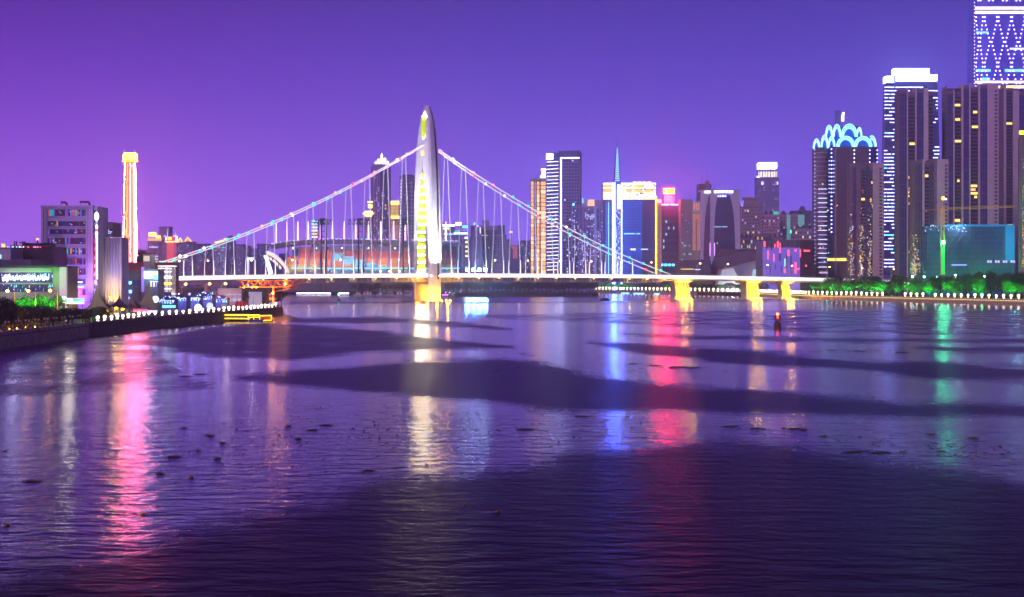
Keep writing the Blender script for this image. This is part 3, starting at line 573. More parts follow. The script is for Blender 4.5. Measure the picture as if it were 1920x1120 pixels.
# orange-lit cargo crane
CY = 650
o = thing('cargo_crane', 'orange-lit steel lattice cargo crane with long arm under the bridge deck', 'crane', (X(505, CY), CY, G)); lx = lambda px_: X(px_, CY)-X(505, CY); lz = lambda py_: Z(py_, CY)-G
orst = mat('orange_steel', (.62, .20, .05), .5, .2)
for yy in (-1.5, 1.5):
    for a, b_, c, d in ((446, 526, 566, 526.5), (450, 538.5, 545, 538)): MB().tube([(lx(a), yy, lz(b_)), (lx(c), yy, lz(d))], .22, 6).build('chord', orst, o)
    MB().tube([(lx(545), yy, lz(538)), (lx(562), yy, lz(532)), (lx(578), yy, lz(524.5))], .18, 6).build('chord', orst, o)
    xs_ = [452+8.4*k for k in range(13)]
    for k in range(12):
        u, d = (526.2, 538.2) if k % 2 == 0 else (538.2, 526.2); MB().tube([(lx(xs_[k]), yy, lz(u)), (lx(xs_[k+1]), yy, lz(d))], .13, 5).build('lattice_bar', orst, o)
    for a, c in ((493, 497), (513, 513)): MB().tube([(lx(a), yy*1.4, 0), (lx(c), yy, lz(538))], .24, 6).build('leg', orst, o)
    MB().tube([(lx(493), yy*1.4, 1), (lx(513), yy, lz(556))], .13, 5).build('lattice_bar', orst, o); MB().tube([(lx(513), yy, lz(565)), (lx(496), yy, lz(546))], .13, 5).build('lattice_bar', orst, o)
    MB().tube([(lx(492), yy, lz(559)), (lx(520), yy, lz(546)), (lx(560), yy, lz(539))], .12, 5).build('lattice_bar', orst, o)
B('walkway', dark, o, lx(446), lx(558), -1.2, 1.2, lz(539.6), lz(538.6)); B('counterweight', mat('red_block', (.35, .05, .04), .6), o, lx(549), lx(559), -1.2, 1.2, lz(541.5), lz(538.5))
amber_b = emi('amber_bulb', (1, .45, .06), 30, True)
for a, b_ in ((459, 540.5), (474, 540.5), (482, 540.5), (500, 565), (513, 550), (497, 549), (514, 575.5), (518, 569), (536, 533)):
    B('work_lamp', amber_b, o, lx(a)-.28, lx(a)+.28, -2.1, -1.7, lz(b_)-.28, lz(b_)+.28); lamp('work_light', (lx(a), -3.0, lz(b_)+.3), 1700, (1, .36, .04), o, r=.3)
# yellow lit gangway and pontoon
YG = 552; yl = emi('yellow_tube', (1, .62, .02), 3.2, True)
o = thing('gangway', 'yellow-edged truss gangway sloping from the quay to the pontoon', 'gangway', (X(430, YG), YG, .6)); lx = lambda p: X(p, YG)-X(430, YG); lz = lambda p: Z(p, YG)-.6
for yy in (-1, 1):
    MB().tube([(lx(388), yy, lz(590.5)), (lx(468), yy, lz(590.8))], .22, 6).build('handrail', yl, o); MB().tube([(lx(392), yy, lz(597)), (lx(468), yy, lz(597.6))], .2, 6).build('bottom_chord', yl, o)
    xs_ = [394+6.1*k for k in range(13)]
    for k in range(12): u, d = (591, 597) if k % 2 else (597, 591); MB().tube([(lx(xs_[k]), yy, lz(u)), (lx(xs_[k+1]), yy, lz(d))], .08, 5).build('lattice_bar', mat('pale_steel', (.6, .58, .6), .5), o)
B('walkway', slate, o, lx(392), lx(468), -1, 1, lz(597)-.1, lz(597)+.1); MB().tube([(lx(391), -1, lz(598)), (lx(391), -1, lz(604))], .25, 6).build('hinge_post', yl, o)
MB().tube([(lx(456), 0, -1.5), (lx(456), 0, lz(594))], .35, 8).build('mooring_pile', dark, o)
o = thing('pontoon', 'small floating pontoon with yellow-lit rails and blue hull', 'pontoon', (X(489, YG), YG, 0)); lx = lambda p: X(p, YG)-X(489, YG); lz = lambda p: Z(p, YG)
MB().loft([[(lx(468)+d, -3-d, z), (lx(497)-d, -3-d, z), (lx(497)-d, 3, z), (lx(468)+d, 3, z)] for z, d in ((-.3, .3), (.9, 0))]).build('hull', mat('blue_hull', (.06, .07, .30), .5), o); MB().loft([[(lx(497), -2.5, z), (lx(511)-d, -2, z), (lx(511)-d, 2.5, z), (lx(497), 3, z)] for z, d in ((-.3, .5), (.8, 0))]).build('bow', dark, o)
for a, b_, c in ((468, 489, 590.8), (468, 489, 595), (490, 511, 592), (490, 511, 601), (468, 497, 602)): MB().tube([(lx(a), -2.6, lz(c)), (lx(b_), -2.6, lz(c-.4))], .2, 6).build('rail', yl, o)
for a in (468, 478, 489, 511): MB().tube([(lx(a), -2.6, .8), (lx(a), -2.6, lz(591.5))], .16, 6).build('rail_post', yl, o)
B('cabin_side', mat('orange_panel', (.7, .15, .03), .6), o, lx(491), lx(510), -2.4, -2.2, lz(600), lz(593.5))
# abutment block under the crane
o = thing('abutment', 'dark stone abutment wall at the tip of the wharf', 'wall', (X(505, 640), 640, -1)); B('wall', mat('abut_stone', (.09, .07, .07), .9), o, -6, 2.6, -6, 8, 0, 5.2); B('coping', slate, o, -6.3, 2.9, -6.3, 8.2, 5.2, 5.5)
# ================================================================== far west skyline
def simple(name, label, x0, x1, top, Y, D, m, win=None, lit=None, nx=6, nz=12, py1=515, fx=.55, fz=.5, cat='building', group=None):
    t = TW(name, label, x0, x1, top, Y, D, cat, group=group); t.body(m)
    t.box('parapet', m, x0-.3, x1+.3, top-.9, top+.9, -.4, D+.4)
    if win: t.grid('window_panes', win, x0+.8, x1-.8, top+2.5, py1, nx, nz, fx, fz)
    for mm_, pr in (lit or []): t.grid('lit_panes', mm_, x0+.8, x1-.8, top+2.5, py1, nx, nz, fx, fz, pr, -.16)
    sd = 1 if (x0+x1)/2 < 960 else -1
    if win: t.sgrid('side_panes', win, sd, top+2.5, py1, 4, nz)
    return t
t = simple('crowned_tower', 'hazy violet tower with stepped golden neon crown left of the red slab', 276.5, 297, 453, 2600, 24, lil, glass_p, [(ld, .05)], 7, 16)
t.box('crown', emi('gold_sign', (1, .62, .08), 3.5), 277, 291, 437, 443.5, 4, 12)
t.box('crown_step', led_g, 291.3, 298.5, 442, 446.5, 4, 12); t.box('crown_band', emi('gold_dim2', (1, .5, .12), 1.6), 276.5, 297.5, 446.8, 452, -.4, 20)
for q in range(4): t.box('crown_fin', led_g, 277.5+3.6*q, 279.5+3.6*q, 435.5, 437, 5, 8)
for a in (463.5, 481, 486):
    for q in range(6): t.box('lit_window', lw, 279.5+2.9*q, 281.6+2.9*q, a-1, a+1, -.3, .1)
simple('far_tower', 'pale violet flat-topped far tower behind the golden crown', 298, 318, 426, 3300, 30, lil, None, [(ld, .04)], 6, 16)
t = TW('far_tower', 'plain dark violet slab right of the golden-crowned tower', 298.5, 312, 449, 2700, 24); t.body(navy); t.grid('lit_panes', ld, 299, 311, 452, 515, 5, 18, .5, .4, .12)
t = TW('red_slab_tower', 'red-lit slab tower with curved white-edged sign top', 312.5, 326.5, 454, 2200, 16)
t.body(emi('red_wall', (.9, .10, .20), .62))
for q in range(6): t.box('red_fin', emi('red_fin', (1, .16, .22), 1.0), 313+2.3*q, 314+2.3*q, 455, 515, -.5, 0)
t.box('sign_board', emi('red_board', (1, .04, .12), 1.3), 309.5, 330, 443.5, 452.5, -2.5, -1); t.box('sign_character', neon_y, 316.5, 322, 445.5, 450, -3, -2.6); t.box('sign_character', neon_w, 311, 314, 446, 450, -3, -2.6)
MB().tube([(t.lx(a), -2, t.lz(b_)) for a, b_ in ((308.5, 442.5), (312, 444), (318, 445.5), (324, 444.5), (330, 442.5), (333, 443.5))], .55, 6).build('sign_edge', led_w, t.o)
t.box('sign_edge', led_g, 310, 337, 452.6, 454.4, -3, -1); t.box('sign_side', led_w, 329.5, 333.5, 443.5, 452.5, -3, -1.2)
for a, b_ in ((314, 429), (328.5, 436)): MB().tube([(t.lx(a), 0, t.lz(444)), (t.lx(a), 0, t.lz(b_))], .5, 5, .15).build('spire', lw, t.o)
for k, (a, b_, top, gab) in enumerate(((330.5, 346, 455.5, 338.5), (346, 363, 454, 351.5))):
    t = simple('gabled_tower', ('left' if k == 0 else 'right')+' one of twin violet towers with golden gable roof lights', a, b_, top, 2300, 20, navy, glass_p, [(lc, .05), (ld, .12)], 8, 20, group='twin gabled towers')
    MB().loft([[(t.lx(a), -.5, t.lz(top-1)), (t.lx(a), 6, t.lz(top-1)), (t.lx(gab), 6, t.lz(top-9)), (t.lx(gab), -.5, t.lz(top-9))], [(t.lx(b_-4), -.5, t.lz(top-1)), (t.lx(b_-4), 6, t.lz(top-1)), (t.lx(gab)+.3, 6, t.lz(top-9)), (t.lx(gab)+.3, -.5, t.lz(top-9))]]).build('gable', emi('gable_glow', (1, .55, .2), .8), t.o)
    MB().tube([(t.lx(a+1), -1, t.lz(top-1)), (t.lx(gab), -1, t.lz(top-9)), (t.lx(b_-4), -1, t.lz(top-1))], .5, 5).build('neon_edge', led_g, t.o)
simple('far_tower', 'dark violet stepped slab between the gabled pair and the stepped gold roof', 365, 391, 458, 2500, 26, navy, glass_p, [(lc, .03), (ld, .06)], 9, 18)
t = simple('stepped_tower', 'violet tower with golden lights climbing its stepped roof', 402, 424, 458, 2300, 22, lil, glass_p, [(lc, .1), (ld, .2)], 8, 20)
for q, (a, b_, c) in enumerate(((402, 408, 456), (408, 413, 454.5), (413, 419, 453), (419, 424, 449.5))): t.box('roof_step', pink_c, a, b_, c, 458, 1, 14); t.box('roof_light', led_g, a+.5, b_-.5, c-2.4, c, 0, 2)
t = simple('domed_tower', 'hazy dark tower with a round dome left of the stadium', 424, 438, 448, 2700, 22, navy, glass_p, [(lc, .08)], 6, 20); MB().sphere((0, 8, t.lz(447)), 5.6, 12, 8).build('dome', navy, t.o, True)
for k, (a, b_, c, Y, m) in enumerate(((256, 276, 470, 3200, lil), (391, 402, 466, 3100, navy), (440, 456, 459, 2900, lil), (456, 468, 462, 2700, navy), (468, 482, 467, 3000, lil), (482, 500, 458, 3100, navy))):
    simple('far_tower', 'faint far block, %s in the row between golden crown and stadium' % nth(k), a, b_, c, Y, 24, m, glass_p, [(ld, .08), (lc, .04)], 6, 16, group='far blocks west of the stadium')
t = TW('lit_portal', 'small white-lit arch gate on the far bank left of the stadium', 463, 474, 484, 1900, 5, 'gate'); t.box('pier', lw, 463.5, 466, 486, None, 0, 4); t.box('arch', led_w, 463, 474.5, 483.5, 487, -.5, 4); t.box('pier', slate, 472, 474, 487, None, 0, 4)
# ================================================================== waterfront stadium
SY = 1500
t = TW('stadium', 'waterfront stadium with orange seats, white roof masts and curved canopy', 500, 862, 455, SY, 90, 'stadium')
seatc = {'r': mat('seat_red', (.52, .10, .09), .7, var=.1), 'o': mat('seat_orange', (.62, .22, .09), .7, var=.1), 'y': mat('seat_yellow', (.62, .48, .14), .7, var=.1), 'c': mat('seat_cyan', (.25, .55, .62), .7, var=.1)}
NR, NB = 15, 15
for j in range(NR):
    z0 = t.lz(513)+2+j*1.62; y0 = 4+j*2.4
    for i in range(NB):
        a = 532+21.6*i; b_ = a+20.4
        if j > 9 and i == 0: continue
        sw = math.sin(i*.9+j*.45)
        c = ('y' if j < 5 else 'o' if j < 9 else 'r') if not (3 < i < 9 and sw > .45) else 'c'
        if j < 5 and i > 2 and sw < -.2: c = 'c' if j < 3 else 'o'
        B('seat_block', seatc[c], t.o, t.lx(a), t.lx(b_), y0, y0+2.6, z0-2.2, z0)
B('stand_base', slate, t.o, t.lx(528), t.lx(862), 2, 50, 0, t.lz(513)+.5)
for i in range(16): MB().loft([[(t.lx(531+21.6*i)-.5, 2, t.lz(513)), (t.lx(531+21.6*i)+.5, 2, t.lz(513)), (t.lx(531+21.6*i)+.5, 2.4, t.lz(513)+2.4), (t.lx(531+21.6*i)-.5, 2.4, t.lz(513)+2.4)], [(t.lx(531+21.6*i)-.5, 40, t.lz(513)+24.6), (t.lx(531+21.6*i)+.5, 40, t.lz(513)+24.6), (t.lx(531+21.6*i)+.5, 40.4, t.lz(513)+26.8), (t.lx(531+21.6*i)-.5, 40.4, t.lz(513)+26.8)]]).build('aisle', mat('aisle_violet', (.20, .18, .42), .7), t.o)
B('back_wall', navy, t.o, t.lx(536), t.lx(862), 42, 46, 0, t.lz(462))
for i in range(9): t.box('scoreboard_panel', mat('panel_slate', (.12, .12, .2), .6), 580+30*i, 604+30*i, 459, 474, 34, 36)
B('rail_band', lc, t.o, t.lx(545), t.lx(862), 1.2, 1.7, t.lz(503)-.5, t.lz(503)+.3); B('front_parapet', white_c, t.o, t.lx(545), t.lx(862), .2, 1.1, t.lz(514), t.lz(511))
for i in range(34): xx = R.uniform(560, 850); q = R.choice((lc, lw, lc, lp)); zz = R.uniform(504.5, 511); t.box('crowd_light', q, xx, xx+1.6, zz, zz+1.6, .8, 1.1)
roofp = [(500, 459), (520, 455.5), (545, 452), (580, 449.5), (620, 448.5), (680, 449), (740, 450), (800, 451), (862, 452)]
MB().loft([[(t.lx(a), -4, t.lz(c)), (t.lx(a), -4, t.lz(c)-1.6), (t.lx(a), 44, t.lz(c)-3.5), (t.lx(a), 44, t.lz(c)-1.8)] for a, c in roofp]).build('canopy', mat('canopy_membrane', (.40, .36, .46), .6), t.o, False)
for i in range(44): a = 510+8*i; c = lerp_line(roofp, a); t.box('canopy_light', R.choice((led_v, led_v, lb, lc, lp, emi('led_magenta', (1, .15, .8), 3.5))), a, a+R.uniform(2, 5), c-.9, c+.5, -4.6, -4.05)
MB().loft([[(t.lx(a), y_, t.lz(c)) for y_, c in ((-3, c0), (6, c0), (6, c1), (-3, c1))] for a, c0, c1 in ((500, 462, 460), (507, 463, 461), (508.5, 466, 462))]).build('canopy_tip', white_c, t.o)
# white lit truss horn at the west end
hp = [(501, 474), (512, 478), (524, 487), (534, 498), (543, 512.5)]
MB().tube([(t.lx(a), -3, t.lz(c)) for a, c in hp], 2.2, 6, 1.6).build('truss_horn', emi('horn_glow', (1, .86, .74), 1.25, True), t.o)
MB().tube([(t.lx(a-6), -2, t.lz(c+6)) for a, c in hp[:4]], 1.2, 6).build('truss_horn', _m['horn_glow'], t.o)
for i in range(7): a, c = 500+6*i, 476+4.6*i; MB().tube([(t.lx(a), -3.5, t.lz(c-2)), (t.lx(a-1), -3.5, t.lz(c+7))], .4, 5).build('horn_strut', dkbrown, t.o)
MB().tube([(t.lx(499), -3, t.lz(480)), (t.lx(504), -3, t.lz(496)), (t.lx(509), -3, t.lz(514))], 1.6, 6, 2.4).build('light_cascade', led_w, t.o)
mastm = emi('mast_glow', (1, .66, 1), 2.6); stay = emi('stay_glow', (.9, .5, .95), .55)
for i, a in enumerate((518, 538, 558.5, 578, 601.5, 623.5, 645.5, 667, 691, 714, 738, 760, 784, 836)):
    c = lerp_line(roofp, a); zt_ = t.lz(415.5 if i else 418); z0 = t.lz(c)
    MB().tube([(t.lx(a), 0, z0), (t.lx(a), 0, zt_)], (.9 if i > 1 else .6), 6, .45).build('roof_mast', mastm, t.o)
    for d in (-11, -5, 6, 11): MB().tube([(t.lx(a), 0, zt_-3), (t.lx(a+d), 1 if d < 0 else 4, t.lz(lerp_line(roofp, a+d)))], .13, 4).build('stay_cable', stay, t.o)
for a in (548, 592, 640, 690, 740):
    t.box('stadium_lamp', lw, a-.8, a+.8, 464.5, 466.5, 5, 6); lamp('stadium_light', (t.lx(a), -2, t.lz(462)), 34000, (.95, .85, 1), t.o, 'SPOT', 2, Vector((0, 30, -20)).to_track_quat('-Z', 'Y').to_euler(), 120)
# dark sail towers in front
for k, (a, b_, hd0, hd1, lab) in enumerate(((601, 611, 589, 622, 'dark twin-legged mast tower with truss head left of the seats centre'), (671, 681, 652, 692, 'dark twin-legged mast tower with truss head in the middle of the stadium'), (755, 766, 739, 775, 'dark twin-legged mast tower beside the white bridge tower'))):
    q = TW('sail_tower', lab, a, b_, 410, 1455, 5, 'tower', group='dark mast towers by the stadium')
    lat = mat('lattice_dark', (.075, .07, .10), .6, .2)
    q.box('leg', lat, a-.2, a+2.4, 411, None, 0, 2.2); q.box('leg', lat, b_-1.4, b_+1.4, 411, None, 0, 2.2)
    q.box('truss_head', lat, a-1, b_+1.5, 409.5, 422, -.3, 2.5)
    for c in (412.5, 420.5): q.box('truss_boom', lat, hd0, hd1, c-.6, c+.6, .3, 1.6)
    n = 10
    for j in range(n):
        x0_, x1_ = hd0+(hd1-hd0)*j/n, hd0+(hd1-hd0)*(j+1)/n; u, d = (412.5, 420.5) if j % 2 else (420.5, 412.5); MB().tube([(q.lx(x0_), 1, q.lz(u)), (q.lx(x1_), 1, q.lz(d))], .28, 4).build('lattice_bar', lat, q.o)
    for j in range(9): q.box('cross_bar', lat, a+2.4, b_-1.4, 424+10*j, 425+10*j, .5, 1.6)
    q.box('marker_light', emi('win_teal', (.05, 1, .6), 2), b_-3.4, b_-2, 415, 416.6, -.5, -.35)
t = TW('stadium_annex', 'tall striped white light box standing behind the stadium roof', 585, 595, 412, 1800, 14); t.body(slate)
for q in range(6): t.box('light_tier', (lc, lw, lw, lw, lo_, lw)[q], 584.5, 595.5, 413+6*q, 416.5+6*q, -.4, .2)
# ================================================================== towers behind the bridge tower
t = TW('jewel_crown_tower', 'slim apartment tower topped with a cluster of glowing bulbs behind the cable', 698, 730, 308, 1950, 24)
t.body(lil); t.box('side_wing', navy, 695.5, 701, 312, None, 3, 26)
t.box('window_bay', glass_p, 713, 725, 318, 505, -.35, .3)
t.grid('window_panes', glass_d, 702, 712.5, 318, 505, 2, 40, .5, .5); t.grid('window_panes', glass_d, 725, 729.6, 318, 505, 1, 40, .5, .5); t.grid('bay_panes', navy, 713, 725, 318, 505, 4, 40, .8, .6, 1, -.45); t.grid('lit_panes', lp, 701, 729, 318, 505, 8, 40, .5, .5, .07, -.55); t.grid('lit_panes', lo_, 713, 725, 370, 505, 3, 22, .6, .5, .06, -.55)
bulb = emi('crown_bulb', (.85, .9, 1), 3.4); bulby = emi('crown_bulb_gold', (1, .72, .3), 3.0)
for a, c, r_, m in ((704.5, 305, 2.8, bulb), (710, 304.5, 3, bulb), (716.5, 305, 3, bulb), (721, 305, 2.6, bulb), (726, 304.5, 2.9, bulb), (708.5, 299.5, 2.2, bulby), (720.5, 298.5, 3.0, bulb), (714.5, 298, 3.3, bulby), (715, 292, 2.4, bulb)):
    MB().sphere((t.lx(a), 6, t.lz(c)), r_*.65, 10, 7, 1.15).build('crown_bulb', m, t.o, True)
MB().lathe([(1.3, t.lz(291)), (.6, t.lz(288.5)), (.05, t.lz(285.5))], 8, t.lx(715), 6).build('finial', bulb, t.o)
t = TW('balcony_tower', 'violet apartment tower with curved balconies just left of the white bridge tower', 749, 778, 330, 1900, 26)
t.body(navy); t.box('corner_pier', lil, 751.5, 754, 333, None, -.6, .1); t.box('core_wall', lil, 754.5, 756.5, 336, None, -.8, .1)
for j in range(22):
    zz = t.lz(345+7.6*j); MB().lathe([(3.3, zz), (3.5, zz+1.3), (3.2, zz+1.35)], 10, t.lx(762.5), .6).build('balcony', lil, t.o); MB().lathe([(3.3, zz), (3.5, zz+1.3), (3.2, zz+1.35)], 10, t.lx(772.5), .6).build('balcony', lil, t.o)
for j in range(28): t.box('edge_light', lw, 750.4, 752, 338+6.2*j, 339.8+6.2*j, -.9, -.65); t.box('edge_light', lp, 771.4, 772.6, 342+6.2*j, 343.6+6.2*j, -3.2, -3.0)
t.box('roof_house', navy, 753, 774, 327, 330, 4, 16)
t = TW('gold_top_block', 'golden-lit pavilion roof tower just left of the jewel-crowned tower', 684, 698, 402, 1850, 14); t.body(pink_c)
t.box('lit_storey', emi('blaze_gold', (1, .62, .2), 5, True), 684, 697.5, 396, 406, -1, 8); t.box('lit_storey', led_g, 680, 700, 399.5, 401.5, -2, 6); t.box('lantern', led_g, 690, 697, 383, 390, 2, 7); t.box('lantern_post', pink_c, 692, 695, 390, 396, 3, 6); t.box('lantern_cap', led_g, 689, 698, 377.5, 379.5, 1, 8)
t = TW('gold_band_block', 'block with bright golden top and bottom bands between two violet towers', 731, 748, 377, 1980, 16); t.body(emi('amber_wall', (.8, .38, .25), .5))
t.box('gold_band', emi('blaze_gold2', (1, .65, .12), 5), 731, 748, 377, 384, -.6, 8); t.box('gold_band', led_g, 731, 748, 405, 410, -.6, 8); t.grid('lit_panes', ly, 732, 747, 385, 404, 6, 7, .5, .4, .9, -.1)
# ================================================================== between bridge tower and striped tower
t = TW('lamp_grid_block', 'navy block with rows of cyan-white lamps right behind the bridge tower', 826, 852, 422, 1800, 20); t.body(navy); t.box('cornice_light', neon_w, 830, 853, 421.5, 424.5, -.8, .1); t.box('cornice_light', led_g, 831, 842, 427.5, 430, -.6, .1)
for j in range(6):
    for i in range(5): t.box('facade_lamp', (led_c if (i+j) % 3 else lw), 832.3+4.6*i, 834.6+4.6*i, 438+13.2*j, 440.6+13.2*j, -.5, -.1)
for j in range(5): t.box('facade_lamp', lo_, 833+4.6*(j % 3), 835+4.6*(j % 3), 445+13.2*j, 447+13.2*j, -.4, -.1)
MB().sphere((t.lx(834), 6, t.lz(420)), 2.2, 10, 6).build('dome', mat('gold_dome', (.5, .3, .1), .5), t.o, True)
t = TW('sign_top_block', 'dark violet block with pink, green and white rooftop signs', 852, 878, 434, 1750, 18); t.body(navy)
t.box('rooftop_sign', emi('pink_white', (1, .6, .95), 7, True), 854.5, 865, 417, 422.5, 2, 3); t.box('rooftop_sign', emi('led_teal', (.05, 1, .6), 4), 866, 876, 423.5, 427, 2, 3); t.box('rooftop_sign', led_w, 851, 877, 436.5, 439.5, -.8, 0); t.box('rooftop_sign', _m['led_teal'], 852, 862, 433.5, 436, 0, 1); t.box('rooftop_sign', led_w, 871, 877, 444.5, 448, -.6, 0)
MB().loft([[(t.lx(857), 1, t.lz(423)), (t.lx(868), 1, t.lz(423)), (t.lx(868), 3, t.lz(423)), (t.lx(857), 3, t.lz(423))], [(t.lx(862), 1, t.lz(434)), (t.lx(863), 1, t.lz(434)), (t.lx(863), 3, t.lz(434)), (t.lx(862), 3, t.lz(434))]]).build('sign_frame', pink_c, t.o)
for j in range(4): t.box('lit_window', led_g, 873, 876.6, 453+8.6*j, 455.6+8.6*j, -.3, 0)
t.box('side_pier', lil, 866, 869, 440, None, -.6, 0)
t = TW('white_slab_block', 'pale slab apartment with horizontal floor bands behind the hangers', 882, 903, 424, 1700, 20); t.body(navy); t.box('core_wall', white_c, 890, 893.5, 425, 445, -.5, .1); t.slabs(lil, 884, 896, 434, 508, 22, 1.0, .5); t.box('pier', lil, 896, 903, 440, None, -.6, 0); t.grid('window_panes', glass_d, 898, 901, 443, 505, 1, 14, .4, .5, 1, -.7)
t.box('roof_light', led_c, 888.5, 890.5, 418, 421.5, 0, .6); t.box('roof_light', lw, 894, 897.5, 423.5, 425.5, -.6, 0); t.box('roof_sign', lw, 899.5, 901.6, 427, 438, -.9, -.6); t.box('roof_frame', lil, 883, 902, 423, 432, 2, 3)
t = TW('wide_slab_block', 'wide violet slab apartment with dark window columns right of the pale slab', 904, 950, 440, 1720, 18); t.body(lil); t.grid('window_panes', glass_d, 907, 918, 445, 505, 3, 22, .7, .5); t.grid('window_panes', glass_d, 924, 949, 443, 505, 8, 22, .7, .5); t.box('roof_house', lil, 902, 934, 423, 432, 2, 10); t.box('roof_house', navy, 934, 947, 422.5, 440, 2, 12); t.box('upper_wall', navy, 903, 934, 431.5, 440, 0, 12)
MB().loft([[(t.lx(902), 3, t.lz(413)), (t.lx(916), 3, t.lz(413.5)), (t.lx(916), 6, t.lz(413.5)), (t.lx(902), 6, t.lz(413))], [(t.lx(908), 3, t.lz(423)), (t.lx(918), 3, t.lz(423)), (t.lx(918), 6, t.lz(423)), (t.lx(908), 6, t.lz(423))]]).build('roof_wing', lil, t.o)
t.grid('lit_panes', ly, 904, 918, 440, 505, 4, 22, .6, .5, .03, -.2)
t = TW('red_notch_block', 'small hazy block with a red-lit notched panel near the gold tower', 957, 972, 460, 2400, 16); t.body(navy); t.box('red_panel', emi('red_dim', (.9, .2, .3), .5), 959, 970.5, 461, 466, -.5, 0); t.box('red_panel', _m['red_dim'], 962, 970.5, 466, 485, -.5, 0); t.box('beacon', ly, 955, 961, 434, 437, 0, 1)
t.box('mast', dark, 957.6, 958.4, 436, 461, .2, .8)
for k, (a, b_, c, Y) in enumerate(((940, 957, 450, 2900), (972, 995, 452, 2700), (878, 884, 446, 2600))): simple('far_tower', 'faint violet far block, %s behind the hangers east of the bridge tower' % nth(k), a, b_, c, Y, 20, navy, None, [(lc, .05), (ld, .06)], 6, 16, group='far blocks behind the hangers')
for k, a in enumerate((876.5, 888, 899, 910)):
    o = thing('flood_light', 'blazing white ground floodlight behind the deck, %s from the left' % nth(k), 'floodlight', (X(a, 1420), 1420, G), 0, 'floodlights behind the deck'); MB().tube([(0, 0, 0), (0, 0, Z(508, 1420)-G)], .25, 6).build('pole', dark, o); B('lamp_head', emi('blaze_blue', (.10, .48, 1), 260, True), o, -1.5, 1.5, -.8, .2, Z(508.5, 1420)-G, Z(503.5, 1420)-G); lamp('flood', (0, 3, Z(503, 1420)-G+3), 16000, (.4, .6, 1), o, r=1)
# ================================================================== east skyline
t = TW('gold_window_tower', 'slim tower glowing with golden window bays under a white rooftop sign', 995, 1023.5, 337, 1900, 22)
t.body(pink_c)
gw = emi('gold_bay', (1, .52, .17), 1.5); gw2 = emi('gold_bay_light', (1, .62, .28), 2.2)
for j in range(22):
    a = 341+7.9*j
    for x0_, x1_ in ((995.6, 1000.4), (1006.6, 1011.4), (1014, 1023)): t.box('window_bay', R.choice((gw, gw, gw2)), x0_, x1_, a, a+6.6, -.35, 0)
for a in (995, 1000.6, 1006, 1011.6, 1013.2, 1023): t.box('pier', brown, a, a+.6, 337, None, -.7, 0)
t.grid('strip_panes', lp, 1001.5, 1005.5, 342, 508, 1, 44, .6, .5, .8)
MB().loft([[(t.lx(995), 0, t.lz(337)), (t.lx(1023.5), 0, t.lz(337)), (t.lx(1023.5), 20, t.lz(337)), (t.lx(995), 20, t.lz(337))], [(t.lx(1008), 4, t.lz(332)), (t.lx(1023), 4, t.lz(332)), (t.lx(1023), 14, t.lz(332)), (t.lx(1008), 14, t.lz(332))]]).build('roof', slate, t.o)
for a, b_, c, d in ((1014.5, 1024, 316.5, 320), (1016, 1022.5, 321, 324.5), (1015, 1023, 325.5, 328), (1013, 1023.5, 329.5, 333.5)): t.box('rooftop_sign', neon_w, a, b_, c, d, 1, 2)
# striped and gridded tower
t = TW('striped_tower', 'tall tower with white horizontal light strips and a bright edge line on its gridded half', 1025, 1088, 283, 1850, 30)
t.box('wall', lil, 1047.5, 1088, 283, None, 0, 30); strip_w = t.box('wall', navy, 1025, 1047.5, 287, None, .8, 30)
for j in range(31):
    a = 302.5+6.75*j
    MB().loft([[(t.lx(1025), .75, t.lz(a+1.3)), (t.lx(1025), .3, t.lz(a+1.3)), (t.lx(1025), .3, t.lz(a+2.2)), (t.lx(1025), .75, t.lz(a+2.2))], [(t.lx(1046.8), .75, t.lz(a)), (t.lx(1046.8), .3, t.lz(a)), (t.lx(1046.8), .3, t.lz(a+.9)), (t.lx(1046.8), .75, t.lz(a+.9))]]).build('light_strip', led_w if j % 2 else emi('led_warm', (1, .9, .75), 4), t.o)
t.box('rooftop_sign', emi('sign_blaze', (.25, .5, 1), 50, True), 1024.5, 1036.5, 289, 298.5, .1, .7)
t.box('corner_pier', navy, 1047.5, 1050, 283, None, -.3, .1)
t.box('edge_light', neon_w, 1050.5, 1053, 297, 514, -.6, 0); t.box('edge_light', neon_w, 1050.5, 1086, 295.6, 297.6, -.6, 0)
for q in range(16): t.box('crown_fin', navy, 1048.2+2.55*q, 1049.4+2.55*q, 282, 294.5, -.6, 0)
for q in range(7): t.box('pier', lil, 1055.2+5.15*q, 1056.4+5.15*q, 298, None, -.55, 0)
t.box('glazing', glass_p, 1054, 1086.5, 298.5, 513, -.12, 0); t.slabs(lil, 1054, 1087, 298.5, 513, 35, 1.3, .42)
t.grid('lit_panes', lw, 1056.5, 1086, 298.5, 513, 6, 35, .5, .4, .025, -.2); t.grid('lit_panes', lc, 1056.5, 1086, 370, 513, 6, 24, .5, .4, .07, -.2); t.grid('lit_panes', lw, 1026, 1046, 305, 513, 8, 31, .4, .3, .06, .6)
t.box('side_wall', navy, 1088, 1090.5, 285, None, 2, 28)
